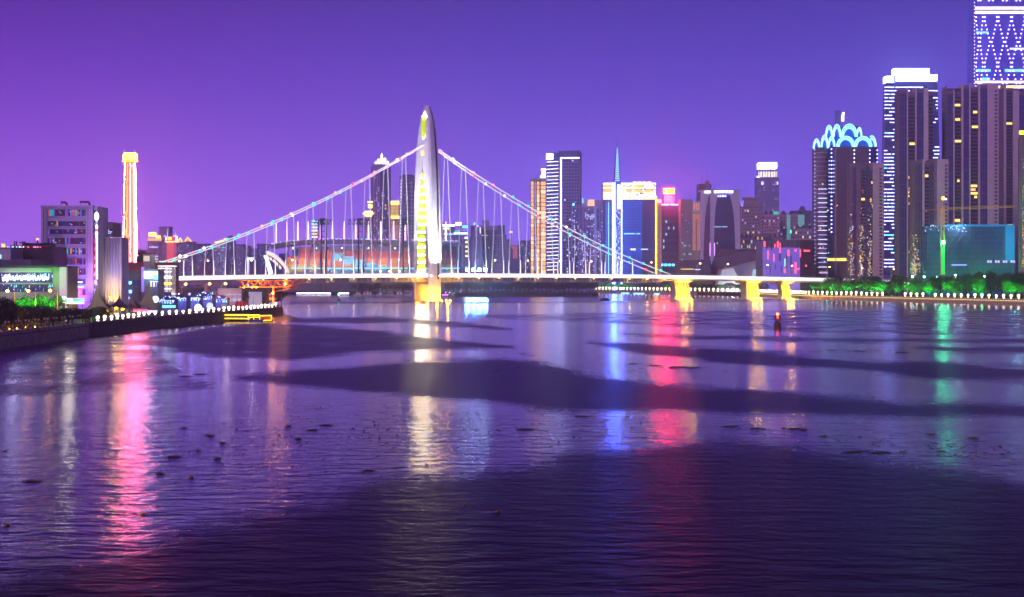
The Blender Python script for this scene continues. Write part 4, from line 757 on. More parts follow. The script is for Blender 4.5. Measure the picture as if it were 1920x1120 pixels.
# residential pair
t = TW('apartment_tower', 'violet apartment tower with an orange-lit rooftop box beside the blue glass tower', 1085, 1131, 388, 1780, 24)
t.body(lil); t.box('roof_box', emi('orange_box', (1, .5, .22), 1.8), 1102.5, 1114.5, 374.5, 386, -.5, 6); t.box('roof_wing', lil, 1092, 1131, 375, 388, 4, 18); t.box('roof_light', lc, 1092, 1094, 372, 381, 3, 4)
for a, b_, m in ((1087, 1091, navy), (1095, 1099, navy), (1102, 1106, glass_p), (1108, 1112, navy), (1119, 1123, glass_p), (1125, 1129, navy)): t.box('window_bay', m, a, b_, 391, None, -.25, .1)
t.box('corner_pier', emi('pale_blue_wall', (.35, .42, .75), .4), 1114, 1118.5, 386, None, -.5, .1); t.slabs(lil, 1086, 1131, 391, 512, 34, .6, .3)
t.grid('lit_panes', lw, 1087, 1130, 391, 512, 14, 34, .5, .5, .09, -.4); t.grid('lit_panes', lp, 1087, 1130, 430, 512, 14, 24, .5, .5, .15, -.4)
t = TW('apartment_tower', 'lower violet apartment slab in front of the striped tower', 1072, 1085.5, 386, 1790, 22); t.body(lil)
for a in (1074, 1078.5, 1082): t.box('window_bay', glass_p, a, a+2.6, 390, None, -.25, .1)
t.grid('lit_panes', lw, 1073, 1085, 390, 512, 5, 34, .5, .5, .1, -.35); t.box('roof_lamp', led_c, 1073.4, 1077, 382, 385.5, 0, 1)
# blue glass tower with golden crown and spire
t = TW('blue_glass_tower', 'blue glass tower with blazing golden crown storeys and white-lit edges', 1131, 1229.5, 345, 1800, 34)
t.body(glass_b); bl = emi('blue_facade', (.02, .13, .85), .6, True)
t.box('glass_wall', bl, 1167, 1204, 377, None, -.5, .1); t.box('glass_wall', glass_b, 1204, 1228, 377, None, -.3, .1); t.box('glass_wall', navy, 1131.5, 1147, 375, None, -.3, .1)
for j in range(26): t.box('spandrel', mat('spandrel_blue', (.06, .10, .30), .4), 1167, 1228.5, 380+5.15*j, 381+5.15*j, -.75, -.3)
for a in (1173, 1180, 1186, 1192, 1198): t.box('mullion', mat('spandrel_blue', (.06, .10, .30), .4), a, a+.5, 378, 514, -.7, -.3)
gcr = emi('crown_gold', (1, .78, .35), 3.2, True); gcd = emi('crown_amber', (1, .6, .12), 1.8)
for c, h, m in ((343.5, 2.4, neon_w), (347, 3, gcd), (351, 4, gcr), (356.5, 3.4, gcd), (361, 3.4, gcr), (366, 2.2, neon_w), (369.5, 4.6, gcr)):
    for a, b_ in ((1131, 1148), (1167, 1229.5)): t.box('crown_band', m, a, b_, c, c+h, -.9, .1)
for q in range(46):
    xx = R.uniform(1168, 1226); zz = R.uniform(344, 372); t.box('crown_lamp', R.choice((neon_w, neon_y, dkbrown, dkbrown, led_w)), xx, xx+R.uniform(1.2, 4.5), zz, zz+R.uniform(1, 2.6), -1.2, -.95)
t.box('crown_screen', neon_w, 1209, 1224, 347, 352.5, -1.5, -1.2)
for a, b_, c in ((1170, 1190, 438.5), (1193, 1200, 438.5)): t.box('lit_floor', lc, a, b_, c-1, c+1, -.9, -.6)
t.box('lit_floor', emi('warm_pane', (1, .85, .6), 2), 1182, 1192, 466.5, 469.5, -.9, -.6); t.box('lit_floor', lw, 1202, 1215, 466.8, 468.6, -.9, -.6)
for q in range(4): t.box('roof_rail', led_g, 1188+9*q, 1194+9*q, 340.5, 342.5, 3+q, 4+q)
t.box('edge_light', emi('gold_edge', (1, .62, .02), 5), 1228.8, 1231.6, 368, 514, -1.0, .1)
for j in range(52): t.box('edge_bulb', led_c if j % 2 else led_b, 1140.2, 1141.6, 380+2.6*j, 381.4+2.6*j, -.8, -.5); t.box('edge_bulb', lb, 1136, 1137, 380+2.6*j, 381.2+2.6*j, -.8, -.5)
s = TW('spire_tower', 'white-lit lattice column with tall pointed spire on the blue glass tower', 1148, 1166, 342, 1796, 4, 'spire')
s.box('core', navy, 1148.5, 1165.5, 342, None, .5, 3.6)
s.box('edge_tube', neon_w, 1148, 1149.6, 343, None, -.2, .5); s.box('edge_tube', neon_w, 1164.8, 1166.4, 343, None, -.2, .5); s.box('edge_tube', emi('blue_hot', (.02, .10, 1), 260, True), 1151.4, 1153, 343, None, -.1, .5); s.box('light_panel', neon_w, 1157.5, 1163, 347, 392, -.2, .4)
for j in range(62):
    a = R.uniform(1154, 1162.5); zz = 394+1.93*j; s.box('sparkle_light', R.choice((led_w, led_c, led_w, lw)), a, a+R.uniform(1, 2), zz, zz+1.4, .1, .45)
MB().loft([[(s.lx(1157.3)+q*math.cos(math.pi/4+math.pi/2*i)*1.4, 2+q*math.sin(math.pi/4+math.pi/2*i)*1.4, s.lz(c)) for i in range(4)] for c, q in ((342, 4.2), (300, 2.4), (278, 1.2), (267, .2))]).build('spire', navy, s.o)
for j in range(15):
    c = 339-4.3*j; hw = 4.3-3.0*j/15*1.1
    for q in range(4 if j < 7 else 3 if j < 12 else 2):
        n = (4 if j < 7 else 3 if j < 12 else 2); xx = 1157.3-hw+2*hw*(q+.5)/n; s.box('spire_lamp', led_w if (q+j) % 2 else led_c, xx-.6, xx+.6, c-.8, c+.8, 2-4.4+.1*j, 2-4.1+.1*j)
MB().tube([(s.lx(1157.3), 2, s.lz(268)), (s.lx(1157.3), 2, s.lz(256))], .15, 4).build('needle', dark, s.o)
# red sign block
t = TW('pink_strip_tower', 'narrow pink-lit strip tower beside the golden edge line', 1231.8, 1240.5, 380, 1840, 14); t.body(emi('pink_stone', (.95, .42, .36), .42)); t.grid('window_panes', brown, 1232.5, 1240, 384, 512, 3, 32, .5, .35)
t.box('red_lamp', emi('red_blaze', (1, .004, .012), 300, True), 1233, 1240, 374, 381, -.5, 3); t.box('parapet', pink_c, 1231.6, 1240.8, 379.4, 381.2, -.2, 14)
t = TW('red_sign_block', 'dark violet block carrying a red and yellow rooftop billboard', 1240.8, 1276, 384, 1860, 22); t.body(navy)
t.grid('window_panes', glass_p, 1242, 1275, 390, 512, 7, 10, .55, .5); t.box('cornice_light', led_w, 1240, 1254, 383, 385, -.5, 0); t.box('cornice_light', led_w, 1257, 1276, 383, 385, -.5, 0); t.box('roof_house', pink_c, 1245, 1265, 366, 384, 2, 12)
t.box('billboard_frame', dkbrown, 1243, 1266, 350.5, 366, 1.2, 2.2); t.box('billboard_red', emi('red_board_hot', (1, .0015, .005), 500, True), 1244, 1265, 352, 365, .8, 1.15); t.box('billboard_yellow', neon_y, 1243.5, 1248.5, 354, 362.5, .4, .75); t.box('billboard_yellow', neon_y, 1250, 1264.5, 353.5, 363.5, .4, .75)
lamp('sign_glow', (t.lx(1254), -4, t.lz(372)), 30000, (1, .1, .25), t.o, r=2)
t.grid('lit_panes', lc, 1242, 1275, 410, 470, 7, 5, .4, .4, .12, -.2)
for q in range(5): t.box('lit_window', led_c, 1232+7*q, 1236.5+7*q, 495, 499, -.6, -.2)
# grey ribbed tower with orange bay
t = TW('ribbed_tower', 'grey ribbed stone tower with an orange-lit bay left of the white framed tower', 1276, 1316, 375, 1830, 24)
t.box('wall', mauve, 1276, 1298, 374, None, 0, 24); t.box('wall', mauve, 1297.5, 1316, 379, None, -.5, 20)
for q in range(10): t.box('pier', mauve, 1277+2.1*q, 1277.9+2.1*q, 380, 506, -.6, 0)
t.box('amber_bay', emi('amber_bay', (.95, .40, .22), .5), 1298.5, 1313, 401, 470, -.9, -.5); t.box('bay_pier', brown, 1304.6, 1306.4, 411, 470, -1.2, -.9); t.slabs(brown, 1298.5, 1313, 403, 470, 16, .5, 1.0, ret=-.85)
for q in range(3): t.box('crown_opening', emi('amber_bay2', (1, .48, .3), .6), 1300+4.3*q, 1302.8+4.3*q, 381, 394.5, -.9, -.5)
t.box('cornice', white_c, 1297, 1316.5, 395, 398, -1.2, 0); t.box('cornice', white_c, 1297, 1316.5, 378, 380.5, -1, 0); t.grid('lit_panes', lc, 1278, 1297, 390, 506, 6, 22, .4, .4, .05, -.7)
t = TW('antenna_tower', 'grey tower with two thin antennas rising behind the white framed tower', 1310, 1334, 345, 2050, 24); t.body(slate); t.box('face_panel', brown, 1311.5, 1322, 347, None, -.5, 0); t.box('face_panel', mauve, 1322, 1330, 339.5, None, -.8, 0)
for a, c in ((1318, 312), (1327.5, 310)): MB().tube([(t.lx(a), 8, t.lz(345)), (t.lx(a), 8, t.lz(c))], .45, 5, .15).build('antenna', mauve, t.o)
t.grid('window_panes', glass_d, 1312, 1321, 350, 370, 4, 6, .5, .5, 1, -.6)
# white framed tower with flared glass
t = TW('white_framed_tower', 'white framed tower with tapering dark glass bays and lit brow', 1315, 1387, 357, 1700, 30)
fr = mat('frame_white', (.62, .60, .66), .6, var=.05)
t.box('glass', glass_b, 1328, 1383, 366, None, .8, 28)
def flare(pts, name='frame_leg', m=fr, y0=-.4, y1=6):
    MB().loft([[(t.lx(a), y0, t.lz(c)), (t.lx(b_), y0, t.lz(c)), (t.lx(b_), y1, t.lz(c)), (t.lx(a), y1, t.lz(c))] for a, b_, c in pts]).build(name, m, t.o)
flare([(1315, 1318.5, 515), (1315, 1320, 450), (1315, 1322, 410), (1315, 1325, 385), (1315, 1330, 366), (1315, 1333, 358)])
flare([(1331.5, 1337.5, 515), (1331.5, 1338.5, 450), (1331.5, 1340, 410), (1331.5, 1342, 385), (1331.5, 1345, 370), (1331.5, 1350, 358)], y0=-1)
flare([(1379.5, 1387, 515), (1378.5, 1387, 450), (1376.5, 1387, 410), (1373, 1387, 385), (1369.5, 1387, 370), (1369, 1387, 358)], y0=-1)
flare([(1318.5, 1331.4, 515), (1320, 1331.4, 450), (1322, 1331.4, 410), (1325, 1331.4, 385), (1329, 1331.4, 372)], 'side_glass', mat('rose_glass', (.16, .07, .14), .3), .4, 3)
t.box('brow_light', neon_w, 1339, 1374, 358, 362, -1.4, -.2); t.box('brow_light', neon_w, 1321, 1332, 358.5, 362, -1.2, -.2); t.box('brow', fr, 1315, 1387, 355.8, 357.9, -1.2, 28)
for q in range(4): t.box('brow_lamp', led_w, 1345+4.6*q, 1347.5+4.6*q, 366+.7*(q % 2), 369.5, -.6, .1)
t.slabs(mat('dk_slab', (.05, .06, .11), .5), 1340, 1378, 375, 512, 24, .4, .2, ret=.9); t.box('lit_floor', lc, 1340, 1353, 425, 426.8, .4, .7); t.box('lit_floor', lc, 1355, 1364, 425, 426.4, .4, .7); t.box('lit_window', lw, 1344, 1346, 455, 457, .4, .7)
for a in (1330.5, 1339): t.box('edge_tube', led_v, a, a+1, 456, 480, -1.3, -1)
# residential group behind
def resid(label, x0, x1, top, Y, m, nx=6, nz=16, lit=((lp, .06), (ly, .03)), roof=None):
    t = simple('apartment_block', label, x0, x1, top, Y, 22, m, glass_p, list(lit), nx, nz, 515, .45, .5, group='apartment blocks behind the opera house')
    if roof == 'crown': t.box('roof_crown', m, x0+5, x1-6, top-14, top-10, 2, 14); t.box('roof_neck', m, x0+9, x1-9, top-10, top, 4, 12); t.box('roof_crown', m, x0+2, x1-3, top-2.6, top-1.4, -1, 16)
    if roof == 'mansard':
        for q in range(3):
            a = x0+(x1-x0)*(q+.5)/3; w_ = (x1-x0)/7; MB().loft([[(t.lx(a-w_), 0, t.lz(top)), (t.lx(a+w_), 0, t.lz(top)), (t.lx(a+w_), 8, t.lz(top)), (t.lx(a-w_), 8, t.lz(top))], [(t.lx(a-w_*.2), 3, t.lz(top-8)), (t.lx(a+w_*.2), 3, t.lz(top-8)), (t.lx(a+w_*.2), 5, t.lz(top-8)), (t.lx(a-w_*.2), 5, t.lz(top-8))]]).build('mansard', dkbrown, t.o)
    if roof == 'dome': MB().lathe([(5.2, t.lz(top)), (5.2, t.lz(top-3)), (4.4, t.lz(top-3.4))]+[(4.4*math.cos(k*.26), t.lz(top-3.4)+5.0*math.sin(k*.26)) for k in range(1, 7)]+[(.3, t.lz(top-3.4)+6.5)], 14, 0, 8).build('dome', slate, t.o, True)
    return t
t = resid('mauve apartment tower with flat crowned roof right of the white framed tower', 1389, 1431, 384, 2000, mauve, 8, 22, roof='crown'); t.box('oval_sign', lb, 1389.5, 1393, 380, 387, -.8, -.3)
resid('violet apartment block with dark pointed mansards below the white-crowned tower', 1432, 1462, 403, 1950, pink_c, 7, 18, ((lp, .05), (lo_, .04)), 'mansard').box('teal_glow', emi('teal_wall', (.1, .9, .65), .8), 1450, 1460, 397, 403, -.4, 0)
t = resid('pale apartment block with teal-lit wall and mansard roofs', 1462, 1508, 403, 1980, pink_c, 9, 18, ((lp, .05),), 'mansard'); t.box('teal_panel', emi('teal_panel', (.25, .75, .72), .45), 1496, 1508, 403, 425, -.5, 0); t.box('teal_panel', _m['teal_panel'], 1475, 1482, 403, 450, -.5, 0); t.box('teal_lamp', emi('teal_lamp', (.05, 1, .7), 5), 1482, 1489, 432, 437, -1.2, -.6)
t = resid('far violet block with a round dome and finial', 1486, 1526, 396, 2300, slate, 8, 12, ((lp, .05), (ly, .04)), 'dome')
resid('low grey gabled block in front of the teal-lit apartments', 1490, 1526, 430, 1850, grey_c, 8, 10, ((ly, .06), (lp, .05)), 'mansard')
resid('low pinkish block with dark domed roof left of the museum cube', 1440, 1468, 446, 1800, pink_c, 6, 8, ((ly, .08), (lc, .05)), 'mansard')
resid('small dark red-roofed block at the foot of the mauve tower', 1388, 1412, 446, 1780, pink_c, 6, 7, ((lo_, .12), (lc, .05)), 'mansard')
resid('narrow violet block between mauve tower and pink gables', 1414, 1440, 440, 1790, mauve, 6, 8, ((lo_, .1), (ly, .06)))
t = TW('white_crown_tower', 'hazy violet skyscraper with brilliant white glowing crown', 1420, 1461, 333, 2500, 30); t.body(lil)
for q in range(9): t.box('pier', lil, 1421.5+4.5*q, 1423+4.5*q, 334, None, -.8, 0)
t.box('crown', lil, 1424, 1457.5, 318, 333, 2, 26); t.box('crown_light', emi('crown_blaze', (.25, .42, 1), 24, True), 1424, 1457, 304.5, 316, 1, 24); t.box('crown_band', emi('crown_warm', (1, .85, .65), 2.4), 1422.5, 1457, 322, 332, 1.4, 2)
for q in range(7): t.box('crown_fin', lil, 1424+5*q, 1425.6+5*q, 304, 333, .4, 1.2)
t.box('crown_rim', led_w, 1418.5, 1424, 330, 333.5, -.6, 0); t.grid('lit_panes', lp, 1422, 1460, 338, 500, 9, 30, .35, .4, .06, -.9); t.box('corner_lamp', lw, 1427, 1431.5, 341, 346.5, -1, -.4); t.box('corner_lamp', lw, 1456.5, 1459, 341, 346.5, -1, -.4)
# opera house: two faceted boulders
o = thing('opera_house', 'low faceted dark boulder-shaped opera hall behind the east end of the bridge', 'opera house', (X(1345, 1560), 1560, G)); lx = lambda p: X(p, 1560)-X(1345, 1560); lz = lambda p: Z(p, 1560)-G
og = mat('opera_granite', (.10, .075, .11), .5); og2 = mat('opera_pale', (.34, .32, .40), .5)
def boulder(name, m, base, top, y0, y1): MB().loft([[(lx(a), y_, 0) for a, y_ in base], [(lx(a), y_, lz(c)) for a, y_, c in top]]).build(name, m, o)
boulder('upper_boulder', og, [(1326, 12), (1428, 10), (1428, 50), (1326, 50)], [(1342, 18, 485), (1426, 16, 467), (1420, 40, 466), (1360, 40, 466)], 0, 0)
boulder('lower_boulder', og, [(1262, 0), (1338, -4), (1345, 20), (1270, 24)], [(1266, 4, 494), (1330, 2, 487.5), (1336, 16, 486), (1280, 18, 488)], 0, 0)
boulder('ramp', og2, [(1338, -6), (1425, -4), (1425, 6), (1338, 6)], [(1346, -4, 508), (1424, -3, 487), (1424, 4, 487), (1348, 4, 506)], 0, 0)
boulder('canopy', emi('canopy_white', (.8, .85, .95), .35), [(1340, -9), (1400, -9), (1400, -6.5), (1340, -6.5)], [(1352, -9, 506), (1372, -9, 503), (1372, -6.5, 503), (1352, -6.5, 506)], 0, 0)
B('light_slit', ly, o, lx(1276), lx(1300), -2.6, -2.2, lz(505.5), lz(504.5)); B('light_slit', lw, o, lx(1302), lx(1312), -4.4, -4.0, lz(506.5), lz(505))
boulder('glass_foyer', emi('foyer_glow', (.5, .9, 1), .8), [(1404, -10), (1428, -10), (1428, -7), (1404, -7)], [(1410, -9.5, 506), (1427, -9.5, 504), (1427, -7, 504), (1410, -7, 506)], 0, 0)
lamp('foyer_light', (lx(1370), -14, 5), 12000, (.8, .85, 1), o, r=1.5)
# museum cube
t = TW('museum_cube', 'boxy violet museum with red glowing slots and dark side wall', 1430, 1500, 451, 1420, 40, 'museum')
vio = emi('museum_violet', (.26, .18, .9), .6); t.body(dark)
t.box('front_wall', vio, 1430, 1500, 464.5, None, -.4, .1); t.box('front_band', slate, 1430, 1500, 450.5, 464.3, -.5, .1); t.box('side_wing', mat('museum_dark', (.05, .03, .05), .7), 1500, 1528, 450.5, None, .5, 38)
for a, c, d, m in ((1432, 453, 463, led_r), (1436.5, 461, 466, dark), (1445, 453, 469, dark), (1452, 458, 464, led_r), (1457, 453, 464, led_r), (1462, 456, 474, led_r), (1476, 453, 464, dark), (1484, 453, 462, dark), (1494, 451, 465, dark), (1439, 471, 486, led_r), (1450, 477, 490, led_r), (1477, 469, 480, led_r), (1490, 468, 472, led_r), (1500, 468, 482, led_r), (1461, 476, 490, dark), (1474, 478, 505, dark), (1482, 480, 498, dark), (1490, 492, 513, led_r), (1470, 504, 512, led_r), (1464, 499, 512, dark), (1453, 496, 506, dark), (1443, 500, 514, dark), (1434, 502, 505, dark), (1496, 503, 506, led_r), (1482, 504, 514, dark)):
    t.box('slot', m, a, a+R.choice((1.4, 2, 2.6)), c, d, -.8, -.45)
t.box('screen', lc, 1470.5, 1472.4, 485, 500, -.9, -.5); t.box('red_sign', led_r, 1507.5, 1518.5, 469, 472, .1, .45); t.box('red_sign', led_r, 1510.5, 1513, 497, 500, .1, .45)
# ================================================================== east bank towers
t = TW('arch_crown_tower', 'dark tower with white string lights and a cyan crown of stacked arches', 1531, 1645, 276, 1480, 18)
wcol = mat('violet_brown', (.20, .14, .17), .6)
t.box('wall', wcol, 1555, 1645, 275, None, 0, 18); MB().lathe([(6.2, 0), (6.2, t.lz(276))], 20, t.lx(1541.5), 6.2).build('corner_drum', wcol, t.o, True)
t.box('drum_wing', wcol, 1529, 1556, 277, None, 8, 17)
t.box('blue_strip', mat('blue_curtain', (.05, .06, .16), .3), 1552, 1562, 278, None, -.5, .2); t.box('pier', mauve, 1566, 1568, 276, None, -.7, .1)
for q in range(11): t.box('mullion', dkbrown, 1571+6.6*q, 1571.9+6.6*q, 278, 516, -.35, .1)
t.slabs(mat('plum_slab', (.22, .13, .15), .6), 1568, 1628, 283, 512, 27, .7, .3); t.box('blue_strip', mat('blue_curtain', (.05, .06, .16), .3), 1628, 1645, 277, None, -.3, .1)
for j in range(26):
    a = 286+8.6*j
    MB().lathe([(6.25, t.lz(a+.9)), (6.6, t.lz(a+.9)), (6.6, t.lz(a)), (6.25, t.lz(a))], 20, t.lx(1541.5), 6.2).build('balcony_ring', white_c, t.o, True)
    if j > 7: t.box('ring_light', lw if j % 3 else lp, 1534, 1550, a-.6, a+.5, -1.1, -.45)
for j in range(30):
    a = 279+7.4*j
    t.box('edge_lamp', led_w, 1529.2, 1530.8, a, a+1.7, 4, 4.6)
    if j < 22: t.box('edge_lamp', led_w, 1557.5, 1560, a, a+2, -.9, -.55)
    if 2 < j < 12:
        for xx in (1553.6, 1562.2): t.box('edge_lamp', lw, xx, xx+1.8, a, a+1.8, -.9, -.55)
    if j < 4:
        for xx in (1600.5, 1629.5, 1643.5): t.box('edge_lamp', led_w, xx, xx+2.2, a+2, a+4.2, -.7, -.35)
for q in range(10): xx = R.uniform(1530, 1570); zz = R.uniform(340, 500); t.box('lit_window', R.choice((lc, lo_, ly, lb)), xx, xx+2, zz, zz+2, -1.2, -.7)
t.box('lit_floor', ly, 1551, 1587, 484.5, 489.5, -.6, -.2); t.box('entrance', lp, 1536, 1552, 510, 513, -1, -.5)
arch_l = emi('arch_glow', (.04, .30, 1), 4.5, True); arch_w = emi('arch_white', (.4, .8, 1), 3.4)
def arch(px0, px1, top, base, y0, dep=4):
    c = t.lx((px0+px1)/2); rx = (t.lx(px1)-t.lx(px0))/2; z0 = t.lz(base); h = t.lz(top)-z0
    a = [(c+rx*math.cos(math.pi*k/16), z0+h*math.sin(math.pi*k/16)) for k in range(17)]; i_ = [(c+rx*.72*math.cos(math.pi*k/16), z0+h*.68*math.sin(math.pi*k/16)) for k in range(17)]
    sh = MB().loft([[(x, y0, z), (u, y0, v_), (u, y0+dep, v_), (x, y0+dep, z)] for (x, z), (u, v_) in zip(a, i_)]).build('arch_shell', arch_l, t.o)
    MB().tube([(x, y0-.1, z) for x, z in a], .28, 5).build('arch_rim', arch_w, sh)
    MB().tube([(u, y0-.1, v_) for u, v_ in i_], .2, 5).build('arch_rim', arch_w, sh)
    for f in (.80, .88): MB().tube([(c+rx*f*math.cos(math.pi*k/12), y0-.15, z0+h*(f-.03)*math.sin(math.pi*k/12)) for k in range(13)], .13, 4).build('arch_rib', arch_w, sh)
    MB().loft([[(x, y0+dep-.5, z) for x, z in i_], [(x, y0+dep-.1, z) for x, z in i_]]).build('arch_glass', mat('arch_blue', (.04, .16, .42), .3), sh)
for a in ((1527.5, 1539.5, 259.5, 278, 6), (1540, 1553.5, 253, 277.5, 1), (1554, 1567, 255.5, 277, 3), (1569, 1603, 255.5, 275.5, 0), (1602, 1635, 256, 275.5, 0), (1629, 1646, 253.5, 276.5, 6), (1552, 1565.5, 233, 256, 10), (1565.5, 1580, 231.5, 255.5, 8), (1581, 1612, 231, 257, 9), (1612, 1622, 236.5, 256, 13)): arch(*a)
t.box('crown_core', wcol, 1556, 1622, 254, 276, 12, 18); t.box('crown_core', mat('arch_blue', (.04, .16, .42), .3), 1572, 1634, 256, 275, 5, 18); t.box('crown_top', dkbrown, 1574, 1618, 234, 255, 15, 18)
t.box('rooftop_sign', neon_w, 1583.2, 1587.5, 213, 225, 12, 13); t.box('rooftop_sign', neon_w, 1584.5, 1588.5, 208.5, 212, 12, 13); t.box('sign_board', navy, 1571, 1582, 205, 232, 13, 13.6)
for a, b_, c, d in ((1590, 231, 1594, 201), (1598, 231, 1594, 201), (1590.5, 222, 1597.5, 222), (1592, 212, 1596, 212)): MB().tube([(t.lx(a), 13, t.lz(b_)), (t.lx(c), 13, t.lz(d))], .18, 4).build('sign_lattice', mauve, t.o)
lamp('crown_light', (t.lx(1590), 6, t.lz(262)), 8000, (.3, .7, 1), t.o, r=2)
# --- brown residential towers: columns of piers, recessed bays and balcony slabs
recess = mat('recess_dark', (.055, .042, .055), .6); pier_m = mat('pier_mauve', (.64, .51, .50), .8, var=.08); pier_d = mat('pier_brown', (.27, .20, .20), .8); bal = mat('balcony_grey', (.27, .22, .24), .8)
def resi(label, x0, x1, top, Y, D, cols, base=518, nfl=None, yl=0, reflect=None):
    D = min(D, 17); sd_ = max(0, (x0-CX)*D/(Y+D)); sq = lambda x: x0+sd_+(x-x0)*(1-sd_/(x1-x0))   # the flank facing the river shows too
    cols = [(sq(a), sq(b_), c, d) for a, b_, c, d in cols]; x0, x1 = sq(x0), x1
    t = TW('residential_tower', label, x0, x1, top, Y, D, group='brown residential towers on the east bank'); n = nfl or int((t.H)/3.4)
    t.box('wall', recess, x0, x1, top+6, None, .9, D)
    for a, b_, ty, tp in cols:
        if ty == 'p': t.box('pier', pier_m, a, b_, tp, None, -.9, D*.7)
        elif ty == 'd': t.box('pier', pier_d, a, b_, tp, None, -.5, D*.7)
        elif ty == 'g':
            t.box('window_bay', glass_p, a, b_, tp+3, None, .2, D*.6); t.box('bay_cap', pier_d, a, b_, tp, tp+5, -.1, D*.6); m_ = MB(); w_ = t.lx(b_)-t.lx(a)
            for q in range(4): xx = t.lx(a)+w_*(q+.0)/3-(.15 if q else -.0); m_.box(xx, xx+.3, -.1, .3, 0, t.lz(tp+4))
            m_.build('mullions', pier_d, t.o, stuff=True); t.slabs(pier_d, a, b_, tp+6, base, n//3, .6, .0, 'spandrels', .3)
        elif ty == 'b':
            t.slabs(bal, a, b_, tp+8, base, n, .9, -.05, 'balcony_slabs', 1.0); t.box('lintel', pier_d, a, b_, tp, tp+6, -.2, D*.6)
        elif ty == 'w':
            t.box('gable_wall', pier_m, a, b_, tp, None, -.6, D*.7); t.grid('window_panes', recess, a+.8, b_-.8, tp+8, base, 1, n, .62, .5, 1, -.72)
    for q in range(3): B('flank_pier', pier_d, t.o, -t.W/2-.5, -t.W/2+.1, D*(.06+.3*q), D*(.18+.3*q), 0, t.lz(top+1))
    t.sgrid('flank_panes', bal, -1, top+10, base, 2, n, .9, .35)
    for q in range(yl):
        bays = [c for c in cols if c[2] in 'b']
        if not bays: break
        a, b_, _, tp = R.choice(bays); k = R.randrange(4, n-2); z = t.lz(base)+(t.lz(tp+8)-t.lz(base))*(k+.5)/n; w_ = R.uniform(.3, .95)*(b_-a); xx = R.uniform(a, b_-w_)
        B('lit_window', R.choice((ly, ly, lo_)), t.o, t.lx(xx), t.lx(xx+w_), .55, .85, z-1.1, z+.8)
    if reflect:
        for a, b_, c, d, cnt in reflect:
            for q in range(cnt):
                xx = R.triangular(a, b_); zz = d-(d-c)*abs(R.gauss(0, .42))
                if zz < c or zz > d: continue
                sz = R.uniform(.5, 1.5); t.box('painted_reflection', R.choice((ly, ly, lo_, lo_, ly, lw, lp, lc)), xx, xx+sz, zz, zz+R.uniform(.5, 1.6), -1.05, -.95)  # glowing chips stand in for city lights mirrored by the facade
    return t
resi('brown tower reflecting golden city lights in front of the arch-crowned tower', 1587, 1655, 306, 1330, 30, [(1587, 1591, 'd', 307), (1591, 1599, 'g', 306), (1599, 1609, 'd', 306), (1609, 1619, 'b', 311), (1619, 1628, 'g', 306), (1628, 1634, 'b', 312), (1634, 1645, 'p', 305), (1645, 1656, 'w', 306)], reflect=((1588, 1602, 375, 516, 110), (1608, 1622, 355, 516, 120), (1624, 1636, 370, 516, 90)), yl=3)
resi('tall brown tower standing in front of the white-banded skyscraper', 1677, 1750, 168, 1300, 34, [(1677, 1693, 'g', 168), (1693, 1695.5, 'p', 167), (1695.5, 1711, 'b', 174), (1711, 1714, 'p', 166), (1714, 1729, 'g', 168), (1729, 1739, 'p', 166), (1739, 1750, 'b', 171)], yl=12)
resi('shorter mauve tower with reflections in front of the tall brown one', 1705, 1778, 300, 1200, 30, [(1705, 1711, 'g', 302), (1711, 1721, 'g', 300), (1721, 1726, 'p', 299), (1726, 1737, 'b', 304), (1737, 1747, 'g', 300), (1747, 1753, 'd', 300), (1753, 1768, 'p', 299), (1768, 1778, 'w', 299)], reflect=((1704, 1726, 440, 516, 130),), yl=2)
resi('wide tall brown tower with many vertical fins right of the white-banded one', 1766, 1872, 160, 1320, 36, [(1766, 1778, 'g', 170), (1778, 1781, 'p', 169), (1781, 1795, 'b', 172), (1795, 1799, 'p', 158), (1799, 1811, 'g', 160), (1811, 1814, 'p', 157), (1814, 1830, 'b', 164), (1830, 1834, 'p', 160), (1834, 1849, 'g', 160), (1849, 1861, 'p', 156), (1861, 1872, 'w', 160)], yl=14)
t = resi('pinkish brown tower with two construction cranes at the right edge', 1872, 1925, 162, 1480, 40, [(1872, 1877, 'p', 157), (1877, 1893, 'b', 165), (1893, 1907, 'p', 170), (1907, 1925, 'g', 172)], yl=3)
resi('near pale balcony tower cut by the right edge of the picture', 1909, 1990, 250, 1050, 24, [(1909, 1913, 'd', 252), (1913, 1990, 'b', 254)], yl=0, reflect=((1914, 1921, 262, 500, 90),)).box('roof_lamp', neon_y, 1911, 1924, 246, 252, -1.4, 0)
# white-banded skyscraper
t = TW('banded_skyscraper', 'tall skyscraper with broken white light bands and glowing white crown', 1661, 1757, 150, 1950, 16)
MB().loft([[(t.lx(a), 0, t.lz(c)), (t.lx(b_), 0, t.lz(c)), (t.lx(b_), 16, t.lz(c)), (t.lx(a), 16, t.lz(c))] for a, b_, c in ((1660, 1762, 515), (1658, 1763, 330), (1661, 1759, 200), (1662, 1757, 148))]).build('wall', glass_p, t.o)
for j in range(52):
    a = 163+6.6*j
    x = 1657.5+ (1 if a < 250 else 0); end = 1761 if a > 230 else 1758
    while x < end-2:
        w_ = R.choice((3, 6, 9, 14, 18)); 
        if R.random() < (.82 if j < 6 or 20 < j < 40 else .62) and (x < 1681 or x > 1744 or a < 172): t.box('light_band', led_w if R.random() > .06 else led_c, x, min(x+w_, end), a, a+1.7, -.6, -.05 if a > 215 else .4)
        x += w_+R.choice((.8, 1.2, 2.5))
cr = emi('crown_screen', (.3, .45, 1), 22, True)
